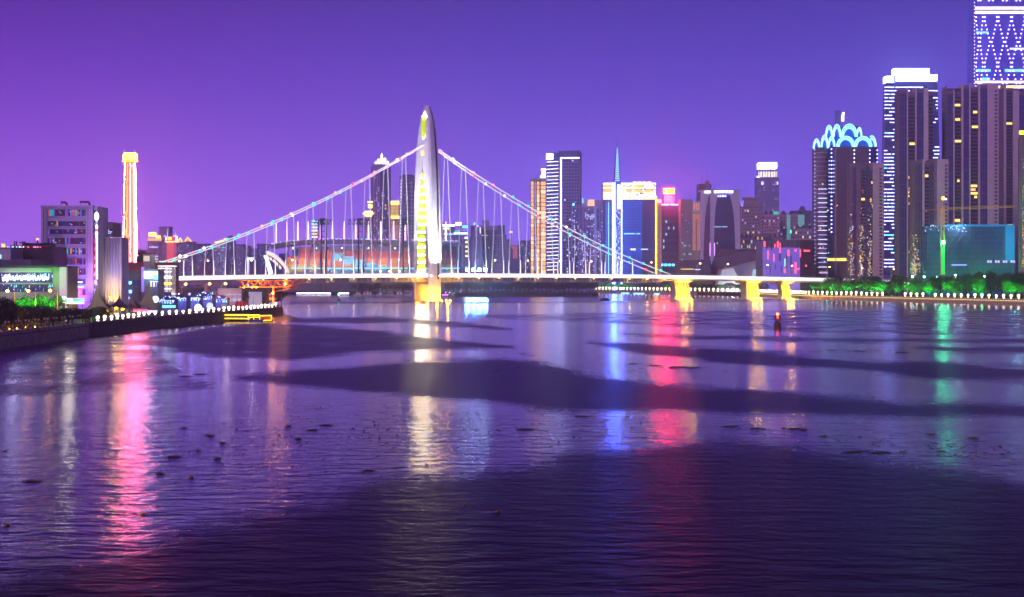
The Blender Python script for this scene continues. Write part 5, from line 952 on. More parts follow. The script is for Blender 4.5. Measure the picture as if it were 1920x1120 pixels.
t.box('crown_screen', cr, 1661, 1677, 143, 155, -.8, 14); t.box('crown_screen', cr, 1677, 1742, 129, 152.5, -1.4, 14); t.box('crown_screen', cr, 1742, 1757, 140, 152.5, -.8, 14); t.box('crown_emblem', lb, 1674.5, 1678.5, 142, 155, -1.9, -1.5)
for q in range(17): t.box('crown_fin', white_c, 1677+4*q, 1677.7+4*q, 129.5, 152, -1.7, -1.45)
t.box('crown_rim', white_c, 1676, 1743, 127.6, 128.9, -1.6, 14.5)
# dotted diamond skyscraper
t = TW('diamond_skyscraper', 'very tall blue skyscraper with diamond pattern of white light points at the top right', 1827, 1960, -120, 2000, 50)
DH = t.H
def dr(z): return [(t.W/2*math.cos(a)*(.985 if z > 300 else 1), 25+25*math.sin(a), z) for a in [2*math.pi*k/28 for k in range(28)]]
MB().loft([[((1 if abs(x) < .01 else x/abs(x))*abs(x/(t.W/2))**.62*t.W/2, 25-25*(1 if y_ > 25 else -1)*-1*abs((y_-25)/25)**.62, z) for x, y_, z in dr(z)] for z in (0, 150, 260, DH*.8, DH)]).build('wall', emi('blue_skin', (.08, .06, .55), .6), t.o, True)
for c, h, m in ((13, 5, emi('warm_band', (1, .82, .62), 3)), (21, 5, _m['warm_band']), (152, 4, _m['warm_band']), (161, 4.5, led_g)): t.box('light_band', m, 1828.5, 1958, c, c+h, -.9, .3)
dot = MB().sphere((0, 0, 0), .92, 6, 4).mesh('light_point', emi('dot_white', (.35, .26, 1), 16))
rw_ = 0
for j in range(22):
    py = 1.5+7.75*j
    if 9 < py < 28: continue
    ph = (j+1) % 11; ph = ph if ph <= 5.5 else 11-ph
    for cx_ in (1836, 1857.5, 1883.5, 1909, 1934):
        for sg in (-1, 1):
            xx = cx_+sg*(1.6+ph*1.95)*(1 if cx_ > 1840 else .55)
            if 1829 < xx < 1950: piece('light_point', dot, t.o, (t.lx(xx), -.8, t.lz(py)))
for j in range(24): piece('light_point', dot, t.o, (t.lx(1828.4), 3, t.lz(4+6.6*j)), sc=(.6, .6, .6))
for a, b_, c in ((1830, 1853, 61.5), (1893, 1925, 92), (1831, 1857, 132), (1884, 1925, 132), (1840, 1856, 148)): t.box('lit_floor', lc if c != 92 else lw, a, b_, c-2, c+(3 if c > 130 else 1.6), -.7, -.2)
# teal-netted construction block and cranes
t = TW('netted_construction_block', 'wide unfinished block wrapped in teal safety netting behind the green trees', 1730, 1902, 424, 1120, 14, 'construction site')
tl = mat('teal_net', (.06, .13, .27), .8, var=.25, scale=.3)
t.box('wall', tl, 1738, 1902, 424, None, 0, 14)
for j in range(9): t.box('scaffold_deck', mat('net_line', (.20, .24, .27), .7), 1730, 1902, 432+9.7*j, 432.7+9.7*j, -.35, .0)
for q in range(24): t.box('scaffold_pole', mat('net_pole', (.08, .20, .22), .7), 1732+7.3*q, 1732.6+7.3*q, 421+R.uniform(-3, 0), 520, -.3, .0)
t.box('bright_netting', emi('bright_net', (.02, .36, .70), .55), 1885, 1902, 421.5, 490, -.5, .1); t.box('bright_netting', emi('bright_net', (.02, .36, .70), .55), 1770, 1902, 421.5, 425, -.5, 2)
for q in range(60): xx = R.uniform(1732, 1812); zz = R.uniform(421, 434); t.box('work_light', R.choice((lw, lc, lw, ld)), xx, xx+R.uniform(.6, 2.2), zz, zz+.9, -.9, -.5)
for a, b_, c, d in ((1756, 438, 1764, 452), (1764, 440, 1783, 464), (1779, 440, 1787, 452), (1793, 440, 1778, 460), (1806, 438, 1792, 458)): MB().tube([(t.lx(a), -.9, t.lz(b_)), (t.lx(c), -.9, t.lz(d))], .12, 4).build('brace', grey_c, t.o)
for q in range(4): t.box('banner_character', lp, 1851+14.5*q, 1854.5+14.5*q, 488.5, 493, -.8, -.45); t.box('banner_character', lp, 1856+14.5*q, 1859+14.5*q, 488.5, 493, -.8, -.45)
t.box('banner', lb, 1784, 1812, 496, 498, -.8, -.45)
for q in range(18): a = 1750+R.uniform(0, 60); t.box('rebar', mauve, a, a+.4, 414+R.uniform(0, 6), 424, 2, 2.3)
lamp('site_light', (t.lx(1795), -5, t.lz(424)), 5000, (.55, .75, 1), t.o, r=.8); lamp('site_light', (t.lx(1896), -14, t.lz(455)), 4000, (.2, .8, 1), t.o, r=.8)
def tcrane(label, pm, ptop, pbase, Y, j0, j1, pj, pj1, lit=True, cat='crane'):
    o = thing('tower_crane', label, cat, (X(pm, Y), Y, max(G, Z(pbase, Y))), 0, 'tower cranes on the east bank'); lx = lambda p: X(p, Y)-X(pm, Y); g0 = max(G, Z(pbase, Y)); lz = lambda p: Z(p, Y)-g0
    st = mat('crane_yellow', (.60, .38, .04), .5) if not lit else emi('crane_lit', (.85, .50, .03), .42)
    w_ = 1.0 if lit else .6; zt = lz(ptop)
    for sx in (-1, 1):
        for sy in (-1, 1): B('mast_leg', st, o, sx*w_-.12, sx*w_+.12, sy*w_-.12, sy*w_+.12, 0, zt)
    n = max(4, int(zt/2.6)); k = MB()
    for j in range(n):
        a, b_ = zt*j/n, zt*(j+1)/n; s_ = 1 if j % 2 else -1; k.tube([(-s_*w_, -w_, a), (s_*w_, -w_, b_)], .09, 4); k.tube([(-w_, s_*w_, a), (-w_, -s_*w_, b_)], .09, 4)
    k.build('mast_lattice', st, o, stuff=True)
    k = MB(); L0, L1 = lx(j0), lx(j1); z0, z1 = lz(pj), lz(pj1)
    for q in range(2): MB().tube([(L0, -.5+q, z0), (L1, -.5+q, z1)], .13, 4).build('jib_chord', st, o)
    MB().tube([(0, 0, lz(pj)+1.4), (L1, 0, z1+1.1)], .13, 4).build('jib_chord', st, o)
    m_ = max(8, int(abs(L1)/2.2))
    for j in range(m_):
        a = L1*j/m_; b_ = L1*(j+.5)/m_; c = L1*(j+1)/m_; zz = lambda x: lz(pj)+(z1-lz(pj))*x/L1; k.tube([(a, -.5, zz(a)), (b_, 0, zz(b_)+1.2)], .06, 3); k.tube([(b_, 0, zz(b_)+1.2), (c, -.5, zz(c))], .06, 3)
    k.build('jib_lattice', st, o, stuff=True)
    MB().tube([(0, 0, lz(pj)), (0, 0, zt+3)], .3, 5).build('peak', st, o); B('counterweight', mauve, o, L0-.2, L0+2.2, -.7, .7, z0-1.6, z0); B('cab', st, o, -1.6, .2, -1.6, -.9, lz(pj)-2.2, lz(pj)-.2)
    return o
o = tcrane('yellow tower crane with long jib rising above the teal-netted block', 1767.5, 392, 520, 1090, 1732, 1905, 394, 389)
B('mast_lamp', neon_w, o, 1.2, 2.4, -1.4, -1.0, Z(412, 1090)-G, Z(409, 1090)-G); B('mast_lamp', neon_y, o, -.8, .8, -1.5, -1.1, Z(412, 1090)-G, Z(406, 1090)-G)
gl = emi('green_blaze', (.02, 1, .35), 420, True)
MB().sphere((0, -1.8, Z(491.5, 1090)-G), 1.0, 10, 6).build('green_lamp', gl, o); lamp('green_light', (0, -3, Z(491.5, 1090)-G), 1000, (.05, 1, .35), o, r=.8)
B('green_sleeve', emi('green_sleeve', (.05, .9, .12), .9), o, -1.15, 1.15, -1.25, -1.05, 2, Z(500, 1090)-G)
tcrane('small tower crane in front of the pinkish tower, upper one', 1916, 316, 380, 1440, 1925, 1874, 313, 314, False); tcrane('small tower crane in front of the pinkish tower, lower one', 1914, 368, 420, 1430, 1925, 1884, 370, 369, False)
# ================================================================== trees
bark = mat('bark', (.06, .045, .035), .9)
def leafmat(name, c):
    if name in _m: return _m[name]
    m = bpy.data.materials.new(name); m.use_nodes = True; t_ = m.node_tree; b_ = t_.nodes['Principled BSDF']; b_.inputs['Roughness'].default_value = .6
    g_ = t_.nodes.new('ShaderNodeNewGeometry'); r_ = t_.nodes.new('ShaderNodeValToRGB'); r_.color_ramp.elements[0].color = (*[x*.55 for x in c], 1); r_.color_ramp.elements[1].color = (*[x*1.5 for x in c], 1)
    t_.links.new(g_.outputs['Random Per Island'], r_.inputs[0]); t_.links.new(r_.outputs[0], b_.inputs['Base Color']); _m[name] = m; return m
lf1 = leafmat('leaf_green', (.055, .12, .03)); lf2 = leafmat('leaf_dark', (.045, .055, .022)); lf3 = leafmat('leaf_olive', (.07, .085, .03))
def tree_meshes(seed, lm, n=1500, h=1., leaf=.075, narrow=1.):
    """unit tree, one metre tall: trunk with limbs, crown of leaf quads in uneven clumps"""
    r = random.Random(seed); tr = MB(); tr.tube([(0, 0, 0), (.01, .0, .2), (-.01, .01, .42)], .035, 7, .02)
    cl = []
    for k in range(11):
        a = r.uniform(0, 6.28); d = r.uniform(.05, .30)*narrow; z = r.uniform(.36, .86); d *= 1.15-abs(z-.55)*1.1
        c = Vector((d*math.cos(a), d*math.sin(a), z)); cl.append((c, r.uniform(.11, .19)))
        tr.tube([(0, 0, .28+.1*r.random()), (c.x*.5, c.y*.5, (z+.3)/2), c], .014, 5, .005)
    cl.append((Vector((0, 0, .62)), .2))
    cr = MB()
    for k in range(n):
        c, q = r.choice(cl); v = Vector((r.gauss(0, 1), r.gauss(0, 1), r.gauss(0, 1))).normalized()*q*(.55+.55*r.random()); v.z *= .8; p = c+v
        s_ = leaf*r.uniform(.5, 1.1); a = Vector((r.gauss(0, 1), r.gauss(0, 1), r.gauss(0, .6))).normalized(); b_ = a.cross(Vector((r.gauss(0, 1), r.gauss(0, 1), r.gauss(0, 1)))).normalized()
        cr.add([p-a*s_*.5, p+b_*s_*.28, p+a*s_*.5, p-b_*s_*.28], [(0, 1, 2, 3)])
    return tr.mesh('trunk', bark, True), cr.mesh('crown', lm)
TR = [tree_meshes(s_, m, n) for s_, m, n in ((1, lf1, 1500), (2, lf1, 1700), (3, lf3, 1500), (4, lf2, 2000), (5, lf2, 1800))]
def tree(label, x, y_, h, k, group, sx=1., name='tree', z=G, cat='tree'):
    o = thing(name, label, cat, (x, y_, z), R.uniform(0, 6.28), group); w_ = h*sx
    piece('trunk', TR[k][0], o, sc=(w_, w_, h)); piece('crown', TR[k][1], o, sc=(w_, w_, h)); return o
GREEN = (.02, 1, .05)
def gspot(loc, p, c, par, d, cone=90): return lamp('tree_spot', loc, p, c, par, 'SPOT', .4, Vector(d).to_track_quat('-Z', 'Y').to_euler(), cone)
gfix = emi('green_fixture', (.1, 1, .25), 24, True); tfix = emi('teal_fixture', (.3, 1, .8), 30, True)
def along(p, q, u): return p[0]+(q[0]-p[0])*u, p[1]+(q[1]-p[1])*u
# east embankment trees, near to far
pts_e = [(352, 660), (290, 906), (222, 1208), (214, 1400)]
def east(s):                    # point s metres along the east quay from the right
    for a, b_ in zip(pts_e, pts_e[1:]):
        d = math.dist(a, b_)
        if s <= d: return along(a, b_, s/d), ((b_[0]-a[0])/d, (b_[1]-a[1])/d)
        s -= d
    return b_, (0, 1)
k = 0; s = 205.
while s < 600:
    (x, y_), d = east(s); off = R.uniform(11, 19); nx_, ny_ = d[1], -d[0]
    h = R.uniform(11.5, 15.5)
    o = tree('leafy tree on the east embankment, %s from the right' % nth(k), x+nx_*off, y_+ny_*off, h, R.choice((0, 1, 2, 0)), 'trees along the east embankment', R.uniform(.95, 1.25))
    if R.random() < .7:
        lx_, ly_ = x+nx_*(off-9.5)-d[0]*3, y_+ny_*(off-9.5)-d[1]*3
        f = thing('tree_uplight', 'small green uplight below an embankment tree, %s from the right' % nth(k), 'light', (lx_, ly_, G), 0, 'green tree uplights'); B('housing', dark, f, -.25, .25, -.25, .25, 0, .3); B('lens', gfix, f, -.3, .3, -.3, .3, .31, .5)
        gspot((0, 0, 1.2), R.uniform(40000, 130000), GREEN, f, (nx_*8+d[0]*3, ny_*8+d[1]*3, 4.4), 60)
    k += 1; s += R.uniform(7.5, 10.5)
# taller dark trees and a conifer behind, right edge
for q, (a, top, Y, kk, sx) in enumerate(((1835, 507, 1020, 4, .9), (1858, 505, 1010, 3, .8), (1888, 509, 990, 3, 1.2), (1915, 508, 980, 4, 1.2), (1812, 512, 1030, 3, 1.2), (1790, 513, 1040, 3, 1.1), (1680, 513, 1110, 4, 1.2), (1640, 516, 1130, 3, 1.2), (1565, 517, 1190, 3, 1.2), (1540, 518, 1215, 4, 1.2))):
    tree('tall dark tree behind the lit embankment row, %s listed from the right edge' % nth(q) if False else 'dark unlit tree rising behind the green row, near the %s' % ('teal-netted block centre', 'conifer-like peak', 'right edge of the netting', 'right picture edge', 'netted block middle', 'yellow crane foot', 'golden reflections', 'brown reflecting tower', 'arch-crowned tower foot', 'east end of the deck')[q], X(a, Y), Y, Z(top, Y)-G, kk, 'dark trees behind the embankment', sx)
# far bank: dark wooded island and green-lit clumps
for q in range(34):
    a = 842+8.3*q; Y = 1412+R.uniform(0, 30); tree('dark tree of the wooded island seen below the deck, %s from the left' % nth(q), X(a, Y), Y, R.uniform(8.5, 11), R.choice((3, 4)), 'dark island trees', R.uniform(1.2, 1.5))
for q in range(14):
    a = 556+8*q; Y = 1620-a*.1+R.uniform(0, 20); o = tree('cyan-lit tree on the stadium shore below the deck, %s from the left' % nth(q), X(a, Y), Y, R.uniform(6.5, 9), R.choice((0, 1)), 'cyan-lit shore trees', 1.2)
    if q % 2 == 0 or q > 9: gspot((X(a, Y), Y-7, 4), 14000, (.02, .55, 1) if q % 4 else (.05, 1, .5), None, (0, 7, 4))
    for z in range(4): B('string_light', R.choice((lc, led_c, emi('win_teal', (.05, 1, .6), 2), lo_)), o, *(lambda x, y_, z_: (x-.3, x+.3, y_-.3, y_+.3, z_-.3, z_+.3))(R.uniform(-3, 3), R.uniform(-3, 3), R.uniform(3, 6.5)))
for q in range(16):
    a = 664+7.5*q; Y = 1475-(a-660)*.5; tree('dark tree on the marina shore behind the boats, %s from the left' % nth(q), X(a, Y+30), Y+30, R.uniform(7, 10), R.choice((3, 4)), 'dark marina trees', 1.3)
far_e = [(92, 1765), (161, 1556), (219, 1402)]
def fe(u): return along(far_e[0], far_e[1], u/.58) if u < .58 else along(far_e[1], far_e[2], (u-.58)/.42)
for q in range(46):
    x, y_ = fe(q/46+.01); g_ = q < 12 or q in (22, 28, 36, 40, 43)
    o = tree(('green-lit' if g_ else 'dark')+' tree on the far east bank under the deck, %s from the left' % nth(q), x+7, y_+13, R.uniform(7.5, 9.5), R.choice((0, 1)), 'far east bank trees', 1.3)
    if g_: gspot((x+3, y_+4, 3.8), 26000, GREEN, None, (4, 9, 3.4), 60)
# west bank trees
for q, (a, base, top, Y, kk, sx, lab) in enumerate(((-30, 610, 528, 345, 3, 1.0, 'big dark tree at the left edge of the picture'), (6, 610, 549, 362, 3, 1.15, 'dark tree just right of the left edge above the lit planters'), (24, 612, 554, 368, 4, 1.1, 'dark bushy tree below the first orange street lamp'), (44, 608, 563, 378, 4, 1.2, 'dark tree below the green trees, left one'), (62, 606, 572, 388, 3, 1.3, 'dark tree below the green trees, middle one'), (80, 604, 573, 396, 4, 1.3, 'dark tree below the green trees, right one'), (98, 604, 571, 402, 3, 1.3, 'dark tree left of the dazzling yellow lamp'), (114, 602, 573, 408, 4, 1.3, 'dark tree right below the dazzling yellow lamp'), (132, 600, 576, 416, 3, 1.3, 'dark tree between the yellow lamp and the green bush'), (148, 600, 580, 424, 4, 1.3, 'last low dark tree before the tents'))):
    tree(lab, X(a, Y)-3, Y, Z(top, Y)-G, kk, 'dark trees on the west bank', sx)
for q, (a, top, lab) in enumerate(((32, 547, 'left'), (55, 546, 'second'), (78, 546.5, 'third'), (101, 546, 'right'))):
    Y = 426; o = tree('brightly green-lit tree in front of the glazed hall, %s one' % lab, X(a, Y), Y, Z(top, Y)-G, 1, 'green trees by the glazed hall', 1.05); gspot((X(a, Y), Y-7, Z(568, Y)), 6500, GREEN, None, (0, 7, 1.4), 62)
tree('dark tree leaning over the water beside the orange crane', X(527, 668), 668, Z(543, 668)-G, 3, None, 1.05); tree('dark round tree behind the foot of the glowing tower', X(264, 660), 660, Z(462, 660)-G, 4, None, .45)
o = tree('green-lit bush on the promenade left of the first tent', X(168, 425), 425, 4.2, 1, None, 1.6, 'bush', cat='bush'); gspot((X(168, 425), 421, 4), 1500, GREEN, None, (0, 4, 1))
tree('leafy creeper-like tree left of the white billboard', X(460, 622), 622, Z(545, 622)-G, 3, None, .5)
k = 0
for q in range(24):
    Y = 345+4.2*q; tree('low dark shrub in the hedge behind the near west parapet, %s from the left' % nth(q), -110.2-R.uniform(0, 3), Y, R.uniform(3.6, 5.2)*(1.25 if q < 8 else 1), R.choice((3, 4)), 'dark hedge shrubs', R.uniform(1.3, 1.7), 'shrub', cat='shrub')
for q, (a, b_, r_) in enumerate(((1711, 519, .7), (1733, 519.5, .6), (1757, 519, .6), (1791, 518, 1.1), (1846, 518.5, .5), (1870, 519, .5))):
    Y = 1075; o = thing('flood_light', 'cyan-white lamp above the embankment trees, %s from the left' % nth(q), 'floodlight', (X(a, Y), Y, G), 0, 'cyan-white lamps above the trees'); z = Z(b_, Y)-G
    MB().tube([(0, 0, 0), (0, 0, z-.5)], .14, 6, .1).build('pole', dark, o); MB().sphere((0, 0, z), r_, 8, 6).build('lamp_head', emi('cyan_hot', (.5, .95, 1), 20, True), o)
# ================================================================== quay walls, parapets, lamps
stone = mat('quay_stone', (.50, .40, .26), .85, var=.25, scale=.8); stone_d = mat('quay_dark', (.17, .13, .11), .9, var=.25, scale=.8)
def poly_len(p): return sum(math.dist(a, b_) for a, b_ in zip(p, p[1:]))
def poly_at(p, s):
    for a, b_ in zip(p, p[1:]):
        d = math.dist(a, b_)
        if s <= d: x, y_ = along(a, b_, s/d); return x, y_, math.atan2(b_[1]-a[1], b_[0]-a[0])
        s -= d
    return b_[0], b_[1], math.atan2(b_[1]-a[1], b_[0]-a[0])
def quay(label, pl, side, m, step=4.2, hi=1.0, s0=0):
    """panelled parapet with coping and wall courses; side = +1 when the water lies to the right of the walk"""
    o = thing('quay_wall', label, 'wall', (pl[0][0], pl[0][1], 0)); Ls = poly_len(pl); s = s0
    pan = MB().box(-step/2+.12, step/2-.12, -.22, .22, 0, .62*hi).mesh('parapet_panel', m); pil = MB().box(-.22, .22, -.3, .3, 0, 1.0*hi).mesh('pillar', m); cop = MB().box(-step/2, step/2, -.3, .3, 0, .14).mesh('coping', m); wal = MB().box(-step/2+.02, step/2-.02, -.18, .18, 0, G-.2).mesh('wall_block', m)
    while s < Ls-step/2:
        x, y_, a = poly_at(pl, s+step/2); lx, ly_ = x-pl[0][0], y_-pl[0][1]
        piece('wall_block', wal, o, (lx, ly_, -.1), (0, 0, a)); piece('parapet_panel', pan, o, (lx, ly_, G-.1), (0, 0, a)); piece('coping', cop, o, (lx, ly_, G+.62*hi-.08), (0, 0, a))
        x, y_, a = poly_at(pl, s); piece('pillar', pil, o, (x-pl[0][0], y_-pl[0][1], G-.1), (0, 0, a)); s += step
    return o
west = [(-106.4, 300), (-106.4, 335), (-107.4, 406), (-107.4, 483), (-100.4, 537), (-96.4, 580), (-92.6, 645)]
quay('stone quay wall with panelled parapet along the near west bank', west[:3], 1, stone); quay('dark quay wall below the promenade lamps on the west bank', west[2:], 1, stone_d)
eastp = [(334, 700), (289.3, 906), (221.3, 1208), (214.3, 1400)]
quay('golden-lit stone quay wall along the east embankment', eastp, -1, stone); quay('far quay wall on the east bank under the bridge deck', [(214.3, 1403), (160.4, 1552), (88, 1756)], -1, stone, 6)
warm_w = emi('lamp_warm_white', (1, .78, .5), 9, True); warm_l = emi('lantern_warm', (1, .72, .34), 9, True); cool_w = emi('lamp_cool_white', (.85, .9, 1), 9, True)
post2 = mat('lamp_iron', (.08, .07, .07), .5, .4)
def lampmesh(gm, lm, r_=.62):
    return [('post', MB().tube([(0, 0, 0), (0, 0, 2.0)], .12, 6, .08).mesh('post', post2)), ('base', MB().lathe([(.32, 0), (.28, .25), (.14, .35)], 8).mesh('base', post2)), ('globe', MB().sphere((0, 0, 2.5), r_, 8, 6).mesh('globe', gm, True)), ('lantern', MB().lathe([(.14, .55), (.42, .75), (.42, 1.5), (.14, 1.65)], 6).mesh('lantern', lm))]
LM = {'w': lampmesh(warm_w, warm_w), 'c': lampmesh(cool_w, cool_w), 'f': lampmesh(warm_w, warm_l, .8), 'g': lampmesh(gfix, warm_l, .8), 'b': lampmesh(cool_w, warm_l, .8)}
def qlamp(label, x, y_, z, kind, group, sc=1.):
    o = thing('quay_lamp', label, 'lamp', (x, y_, z), 0, group)
    for n_, me_ in LM[kind]: piece(n_, me_, o, sc=(sc, sc, sc))
    return o
k = 0; s = 15.
wl = west[2:]; Lw = poly_len(wl)
while s < Lw-4:
    x, y_, a = poly_at(wl, s); qlamp('bright globe lamp on the west promenade edge, %s from the near end' % nth(k), x-1.6, y_, G-.2, 'w' if R.random() < .75 else 'c', 'globe lamps along the west promenade', R.uniform(.62, .78)); k += 1; s += 6.4 if k > 2 else 7.2
k = 0; s = 60.; Le = poly_len(eastp)
while s < Le-4:
    x, y_, a = poly_at(eastp, s); pxl = CX+F*x/y_
    if 1658 < pxl < 1684 or 1727 < pxl < 1742: s += 8.3; continue
    qlamp('white globe lamp on the east quay, %s from the right' % nth(k), x+1.4, y_+.4, G+.2, 'g' if k in (24, 47, 55) else 'b' if k % 9 == 4 else 'f', 'globe lamps along the east quay', R.uniform(.78, .95)); k += 1; s += 8.3
k = 0; fl = [(217, 1404), (162.5, 1556), (90, 1762)]; s = 4.
while s < poly_len(fl):
    x, y_, a = poly_at(fl, s); qlamp('small globe lamp on the far east bank below the deck, %s from the right' % nth(k), x+.6, y_+.8, G+.4, 'f', 'globe lamps on the far east bank', 1.0); k += 1; s += 9.5
# balustrade lights under the coping of the east quay
o = thing('coping_lights', 'row of slanted white lights under the east parapet', 'lights', (eastp[1][0], eastp[1][1], 0)); me_ = MB().box(-.42, .42, -.12, .12, -.22, .22).mesh('coping_light', emi('coping_white', (1, .68, .26), 2.6, True)); s = 120.
while s < Le-4:
    x, y_, a = poly_at(eastp, s); piece('coping_light', me_, o, (x-eastp[1][0]-.75, y_-eastp[1][1]-.25, 2.55), (0, 0, a)); s += 2.77
# unlit lanterns on the near west quay, planters with warm light
k = 0; s = 20.
while s < poly_len(west[:3]):
    x, y_, a = poly_at(west[:3], s); o = thing('unlit_lamp', 'unlit twin-head quay lamp below the dark trees, %s from the left' % nth(k), 'lamp', (x-1.5, y_, G), 0, 'unlit quay lamps'); MB().tube([(0, 0, 0), (0, 0, 2.3)], .09, 6, .06).build('post', post2, o)
    for d in (-.35, .35): MB().lathe([(.1, 2.2), (.26, 2.35), (.28, 2.6), (.1, 2.7)], 8, d, 0).build('lamp_head', mauve, o)
    k += 1; s += 7.5
for q, (a, b_, Y) in enumerate(((2, 620, 352), (10, 619, 355), (18, 621, 350), (36, 619, 358), (50, 619, 362), (66, 617, 372), (83, 617, 376))):
    o = thing('planter_light', 'warm light glowing in the shrubs behind the near quay, %s from the left' % nth(q), 'light', (X(a, Y)-2.2, Y, G), 0, 'warm lights in the west shrubs'); B('stake', dark, o, -.06, .06, -.06, .06, 0, .42); B('lens', amber_b, o, -.09, .09, -.09, .09, .42, .58); lamp('warm_light', (.5, -.6, .5), 260, (1, .5, .06), o, r=.3)
    tree('warm-lit low shrub behind the near west parapet, %s from the left' % nth(q), X(a, Y)-3.2, Y+2, 2.6, 2, 'warm-lit shrubs', 1.5, 'shrub', cat='shrub')
# sodium street lamps and the dazzling floodlight on the west bank
for q, (a, b_, Y, lab, tilt) in enumerate(((14, 546, 420, 'orange street lamp at the far left above dark trees', 1), (53, 545.5, 420, 'orange street lamp in the middle of the green trees', 1), (94, 545, 420, 'orange street lamp at the right end of the green trees', 1), (332, 534, 800, 'orange street lamp under the deck, first from the left', -1), (348, 533, 800, 'orange street lamp under the deck, second from the left', -1), (393, 532.5, 800, 'orange street lamp under the deck, third from the left', -1), (423, 532, 800, 'orange street lamp under the deck, fourth from the left', -1))):
    o = thing('street_lamp', lab, 'street lamp', (X(a, Y)+tilt*1.9, Y, G), 0, 'orange street lamps on the west bank'); z = Z(b_, Y)-G
    MB().tube([(0, 0, 0), (0, 0, z-.3)], .12, 6, .08).build('post', emi('lit_post', (.9, .5, .1), .5), o); MB().tube([(0, 0, z-.3), (-tilt*1.0, 0, z+.1), (-tilt*1.8, 0, z+.1)], .07, 5).build('arm', post2, o); MB().sphere((-tilt*1.9, 0, z), .42 if Y < 600 else .62, 8, 6, .8).build('lamp_head', emi('sodium_hot', (1, .38, .05), 40, True), o); lamp('sodium_light', (-tilt*1.9, -1, z-.8), 350, (1, .5, .1), o, r=.3)
o = thing('flood_light', 'dazzling yellow-white floodlight right of the pale globe', 'floodlight', (X(131.5, 421), 421, G)); z = Z(565, 421)-G; MB().tube([(0, 0, 0), (0, 0, z-.4)], .1, 6).build('pole', post2, o); MB().sphere((0, 0, z), .62, 10, 8).build('lamp_head', emi('flood_hot', (1, .9, .5), 34, True), o); lamp('flood', (0, -1.4, z), 900, (1, .93, .55), o, r=.5)
# promenade bits: parasols and stalls with coloured light under the tents
for q, (a, b_, Y, c, lab) in enumerate(((143, 567, 428, led_c, 'low round ride with rainbow light bands behind the yellow lamp'), (265, 583, 470, neon_r, 'red-lit stall sign under the brown tent'), (283, 584, 480, led_v, 'violet-lit stall under the dark olive tent'), (318, 575, 530, emi('green_sign', (.05, 1, .2), 9, True), 'small stall with bright green lamp right of the globe'))):
    o = thing('stall', lab, 'stall', (X(a, Y), Y, G), 0, 'stalls on the promenade'); z = Z(b_, Y)-G
    B('counter', slate, o, -2, 2, -1, 1, 0, 1.0); B('sign_band', c, o, -2.1, 2.1, -1.15, -1.0, max(1.2, z-.3), max(1.2, z-.3)+.6); B('awning', navy, o, -2.3, 2.3, -1.6, 1.2, max(2.0, z+.6), max(2.0, z+.6)+.2)
    for xx in (-1.9, 1.9): B('post', post2, o, xx-.07, xx+.07, -.9, -.76, 0, max(2.0, z+.6))
    if q == 0:
        for w_, m_ in ((.2, lo_), (.7, lc), (1.2, _m['win_green']), (1.7, lp)): B('light_band', m_, o, -2.6, 2.6, -1.9, -1.7, z-.6+w_*.9, z-.35+w_*.9)
# ================================================================== river things
o = thing('channel_buoy', 'dark channel buoy with two red lamps floating right of centre', 'buoy', (X(1458, 473), 473, -.25)); bd = mat('buoy_rust', (.14, .05, .035), .6)
MB().lathe([(.85, 0), (1.02, .15), (1.02, 1.9), (.9, 2.1), (.35, 2.15)], 16).build('float', bd, o, False); B('neck', bd, o, -.35, .35, -.35, .35, 2.1, 2.7)
for xx in (-.72, .72): B('cage_bar', bd, o, xx-.1, xx+.1, -.5, .5, 2.6, 4.0)
B('cage_plate', bd, o, -.82, .82, -.52, .52, 2.5, 2.75); B('cage_plate', bd, o, -.82, .82, -.52, .52, 3.9, 4.1); B('day_mark', bd, o, -.62, .62, -.1, .1, 3.1, 3.95)
MB().sphere((0, -.3, 3.72), .32, 8, 6).build('red_lamp', emi('buoy_red', (1, .06, .02), 9, True), o); MB().sphere((0, 0, 4.62), .42, 10, 6).build('red_lamp', emi('buoy_red_hot', (1, .12, .03), 14, True), o); MB().tube([(0, 0, 4.1), (0, 0, 4.3)], .15, 6).build('lamp_stem', bd, o)
o = thing('channel_buoy', 'small green-lit buoy far off left of the bridge tower', 'buoy', (X(635, 1085), 1085, -.2)); MB().lathe([(1.1, 0), (1.2, .3), (1.1, 1.6), (.3, 1.8)], 12).build('float', bd, o); MB().tube([(0, 0, 1.7), (0, 0, 4.4)], .2, 6).build('mast', bd, o); MB().sphere((0, 0, 4.7), .62, 8, 6).build('green_lamp', emi('buoy_green', (.05, 1, .6), 14, True), o)
o = thing('rock', 'low dark rock just above the water under the bridge', 'rock', (X(1135, 1120), 1120, -.4)); MB().loft([[(3.9*q*math.cos(2*math.pi*i/12)*(1+.2*math.sin(i*2.3)), 2.2*q*math.sin(2*math.pi*i/12), z) for i in range(12)] for z, q in ((0, 1), (.8, .92), (1.6, .62), (2.1, .25))]).build('boulder', mat('wet_rock', (.05, .045, .05), .6), o); MB().sphere((2.4, -1.5, .35), .8, 7, 5, .6).build('stone', mat('wet_rock', (.05, .045, .05), .6), o)
hullm = mat('boat_white', (.5, .48, .52), .5)
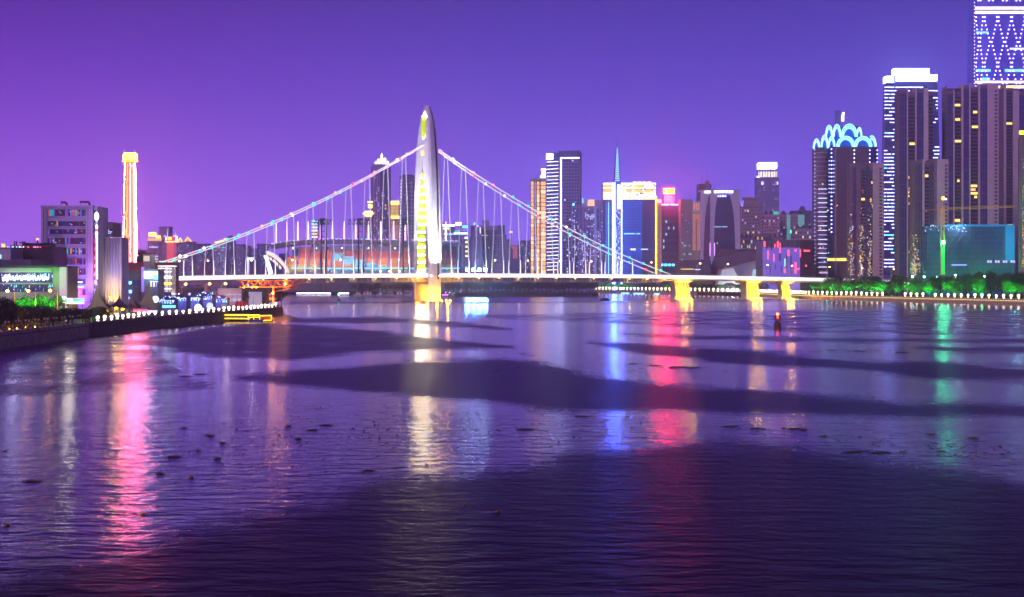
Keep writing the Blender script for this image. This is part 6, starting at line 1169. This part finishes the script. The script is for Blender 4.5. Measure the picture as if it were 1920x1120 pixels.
def boat(label, px, Y, L_, h, lamps):
    o = thing('moored_boat', label, 'boat', (X(px, Y), Y, -.3), 0, 'boats moored by the marina')
    MB().loft([[(-L_/2+i_, -1.5+j_, z), (L_/2-3.2+k_, -1.5+j_, z), (L_/2+k_, 0, z), (L_/2-3.2+k_, 1.5-j_, z), (-L_/2+i_, 1.5-j_, z)] for z, i_, j_, k_ in ((0, .5, .5, -1.4), (1.6, 0, 0, 0), (1.9, 0, .05, .1))]).build('hull', hullm, o)
    B('cabin', hullm, o, -L_*.32, L_*.22, -1.1, 1.1, 1.9, 1.9+h); B('cabin_window', glass_d, o, -L_*.3, L_*.2, -1.16, -1.1, 2.2+h*.25, 2.0+h*.8); B('flybridge', hullm, o, -L_*.2, L_*.08, -.9, .9, 1.9+h, 2.5+h)
    MB().tube([(-L_*.1, 0, 2.4+h), (-L_*.12, 0, 5.4+h)], .09, 5).build('mast', hullm, o)
    for xx, z, m in lamps: B('cabin_light', m, o, xx-.4, xx+.4, -1.3, -1.15, z, z+.5)
for q, (px, L_, h, ls, lab) in enumerate(((672, 9, 1.6, ((-1, 2.4, lo_), (1, 2.4, lc)), 'small moored boat with orange light, leftmost of the marina'), (690, 13, 2.2, ((-3, 2.8, led_r), (0, 2.8, lw), (2.5, 2.8, lo_)), 'larger moored boat with red and white cabin lights'), (714, 9, 1.7, ((0, 2.4, lw),), 'small dim moored boat in the middle of the marina'), (733, 11, 2.0, ((1, 2.6, ld),), 'dim white motor yacht right of the marina middle'), (750, 10, 2.0, ((-2, 2.8, lc), (1, 2.8, lw)), 'moored yacht with cyan cabin light beside the pedestal'), (767, 12, 2.4, ((2, 3, lp),), 'tall dim yacht next to the golden bridge pedestal'))): boat(lab, px, 1424-.3*(px-672), L_, h, ls)
for q, (a, b_, Y, lab) in enumerate(((556, 622, 1505, 'long floating dock edged with white lights left of the small green buoy'), (635, 656, 1470, 'short floating dock with white lights right of the small green buoy'))):
    t = TW('floating_dock', lab, a, b_, 548, Y, 5, 'dock', -.2); t.box('deck', slate, a, b_, 551.6, 554.4, 0, 5)
    n = int((b_-a)/3.2)
    for k in range(n): t.box('edge_light', emi('dock_white', (.88, .82, 1), 7, True), a+3.2*k+.15, a+3.2*k+3.0, 549.2, 551.4, -.3, .1)
t = TW('pink_jetty', 'little jetty with pink and white lights right of the bridge tower', 828, 846, 550, 1385, 4, 'jetty', -.2); t.box('deck', slate, 828, 846, 553.5, 556, 0, 4); t.box('edge_light', emi('pink_tube', (1, .15, .9), 5), 829, 840, 552.4, 553.6, -.2, .1)
for a in (835.5, 843): t.box('lamp_post', dark, a-.2, a+.2, 549.5, 553.5, 1, 1.2); t.box('lamp_head', lw, a-1, a+1, 547.8, 549.6, .6, 1.6)
for q, (a, b_) in enumerate(((1165, 1180), (1188, 1223), (1227, 1237), (1291, 1333), (1336, 1370), (1374, 1384), (1415, 1438))):
    Y = 1700-(a-1110)*.95; t = TW('blue_light_panel', 'blue light panel low on the far quay below the deck, %s from the left' % nth(q), a, b_, 546, Y, .6, 'light panel', .6, 'blue light panels on the far quay')
    n = max(3, int((b_-a)/3))
    for k in range(n): t.box('light_cell', led_b if k % 2 else led_c, a+(b_-a)*k/n, a+(b_-a)*(k+.8)/n, 549.2+(a-1165)*.018, 551.8+(a-1165)*.018, -.8, -.4)
    t.box('backing', navy, a-.5, b_+.5, 548.6+(a-1165)*.018, None, -.4, 0)
# distant roofs closing the gaps between the towers
k = MB()
for q in range(150):
    a = -150+14.8*q; Y = R.uniform(3300, 4300); w_ = R.uniform(10, 24)/F*Y; x = X(a, Y); k.box(x-w_/2, x+w_/2, Y, Y+40, G, Z(R.uniform(474, 503), Y))
o = k.build('distant_city', navy); o['kind'] = 'stuff'; o['label'] = 'faint mass of distant city roofs on the horizon'
k = MB()
for q in range(420):
    Y = 3290; a = R.uniform(0, 1920); k.box(X(a, Y)-1.2, X(a, Y)+1.2, Y-1, Y, Z(517-R.expovariate(.12), Y), 0) if False else k.add(*(lambda x, z: ([(x-1, Y, z-1), (x+1, Y, z-1), (x+1, Y, z+1), (x-1, Y, z+1)], [(0, 1, 2, 3)]))(X(a, Y), Z(500+R.uniform(0, 20), Y)))
o = k.build('distant_city_lights', ld); o['kind'] = 'stuff'; o['label'] = 'scattered dim window lights of the far city'
# floating water weeds
weed = leafmat('weed_leaf', (.085, .075, .02)); weedy = leafmat('weed_straw', (.30, .20, .04))
def weed_mesh(seed, n, lx_, h, m):
    r = random.Random(seed); k = MB()
    for q in range(n):
        x, y_ = r.gauss(0, lx_*.35), r.gauss(0, .25); hh = h*r.uniform(.3, 1)*(1-min(.7, abs(x)/lx_*.6)); a = r.uniform(-.12, .12); w_ = r.uniform(.03, .07); b_ = r.uniform(0, 3.14); cx_, cy_ = w_*math.cos(b_), w_*math.sin(b_)
        k.add([(x-cx_, y_-cy_, 0), (x+cx_, y_+cy_, 0), (x+a+cx_*.6, y_+cy_*.6, hh*.6), (x+a*2.2, y_, hh), (x+a-cx_*.6, y_-cy_*.6, hh*.6)], [(0, 1, 2, 3, 4)])
    return k.mesh('leaves', m), MB().loft([[(lx_*.75*q*math.cos(2*math.pi*i/10), .35*q*math.sin(2*math.pi*i/10), z) for i in range(10)] for z, q in ((-.02, .9), (.04, 1), (.08, .5))]).mesh('mat', m)
WM = [weed_mesh(1, 70, .9, .26, weed), weed_mesh(2, 30, .28, .34, weed), weed_mesh(3, 34, .45, .22, weed), weed_mesh(4, 16, .18, .20, weedy), weed_mesh(5, 60, 1.4, .14, weed)]
sp_ = [(325, 857, 0), (60, 903, 0), (540, 800, 1), (585, 807, 0), (610, 798, 0), (372, 845, 1), (300, 888, 2), (358, 896, 3), (407, 861, 1), (345, 803, 2), (395, 818, 1), (523, 816, 1), (560, 824, 1), (418, 831, 1), (690, 883, 0), (135, 922, 3), (12, 985, 3), (10, 846, 2), (872, 946, 3), (932, 960, 3), (268, 965, 3), (800, 873, 3), (600, 764, 3), (726, 785, 3), (520, 690, 3), (1185, 683, 4), (1230, 686, 4), (1270, 689, 4), (1300, 690, 4), (1370, 800, 4), (1420, 804, 4), (1470, 803, 1), (1490, 805, 0), (1508, 806, 1), (1545, 819, 2), (1600, 848, 4), (1650, 850, 4), (1690, 849, 2), (1745, 815, 1), (1765, 847, 0), (1825, 822, 1), (1830, 850, 3), (985, 806, 4), (1090, 781, 4), (690, 704, 3), (345, 706, 4), (375, 702, 4), (1330, 659, 4), (1560, 657, 4), (1610, 659, 4), (1690, 662, 4), (1880, 852, 2)]
_cnt = {}
KIN = ('broad ragged mat', 'upright tuft', 'small bushy tuft', 'straw-yellow scrap', 'long flat strand')
for q, (a, b_, kk) in enumerate(sorted(sp_)):
    rg_ = ('left foreground' if a < 720 else 'middle foreground' if a < 1200 else 'right foreground') if b_ > 740 else ('farther left water' if a < 800 else 'farther right water')
    _cnt[kk, rg_] = _cnt.get((kk, rg_), -1)+1
    Y = WY(b_); o = thing('floating_weed', '%s of floating weed, %s, %s such from the left' % (KIN[kk], rg_, nth(_cnt[kk, rg_])), 'water weed', (X(a, Y), Y, .005), R.uniform(-.4, .4), 'clumps of floating weed'); s_ = R.uniform(.7, 1.15)*(1 if b_ > 700 else 1.6)
    piece('leaves', WM[kk][0], o, sc=(s_*1.1, s_, s_*.62)); piece('leaf_mat', WM[kk][1], o, sc=(s_*.8, s_*.7, s_))
k = MB()
def frag(a, b_, h=.16, w_=.1):
    h *= .5; w_ *= 1.3; Y = WY(b_); x = X(a, Y); k.add([(x-w_, Y, .01), (x+w_, Y+.1, .01), (x+w_*.4, Y+.05, h), (x-w_*.5, Y, h*.8)], [(0, 1, 2, 3)]); k.add([(x-w_*2, Y-.15, .015), (x+w_*2, Y-.1, .015), (x+w_, Y+.2, .02)], [(0, 1, 2)])
for q in range(330): frag(R.gauss(480, 190), 815+R.gauss(0, 42), R.uniform(.03, .13), R.uniform(.03, .09))
for q in range(120): frag(R.uniform(900, 1300), 690+R.gauss(0, 6)-(1100-900)*0, R.uniform(.05, .15), R.uniform(.08, .25))
for q in range(150): a = R.uniform(1260, 1900); frag(a, 797+(a-1260)*.085+R.gauss(0, 9), R.uniform(.03, .1), R.uniform(.04, .12))
for q in range(110): a = R.uniform(640, 1300); frag(a, 770+R.uniform(0, 60), R.uniform(.04, .2), R.uniform(.04, .1))
for q in range(90): a = R.uniform(1430, 1920); frag(a, 657+(a-1430)*.01+R.gauss(0, 1.5), .12, R.uniform(.1, .4))
for q in range(120): frag(R.uniform(1150, 1700), 690+R.uniform(0, 60), R.uniform(.05, .15), R.uniform(.05, .15))
o = k.build('drifting_debris', weed); o['kind'] = 'stuff'; o['label'] = 'scattered scraps of weed drifting on the river'
# ================================================================== night haze over the city
hz = bpy.data.materials.new('haze'); hz.use_nodes = True; t = hz.node_tree; t.nodes.clear()
pv = t.nodes.new('ShaderNodeVolumePrincipled'); pv.inputs['Color'].default_value = (.86, .80, .98, 1); pv.inputs['Density'].default_value = .00026; pv.inputs['Anisotropy'].default_value = 0.82
ou = t.nodes.new('ShaderNodeOutputMaterial'); t.links.new(pv.outputs[0], ou.inputs['Volume'])
o = MB().box(-4100, 4100, -320, 5300, -3, 520).build('haze', hz); o['kind'] = 'stuff'; o['label'] = 'thin violet night haze hanging over the river and city'
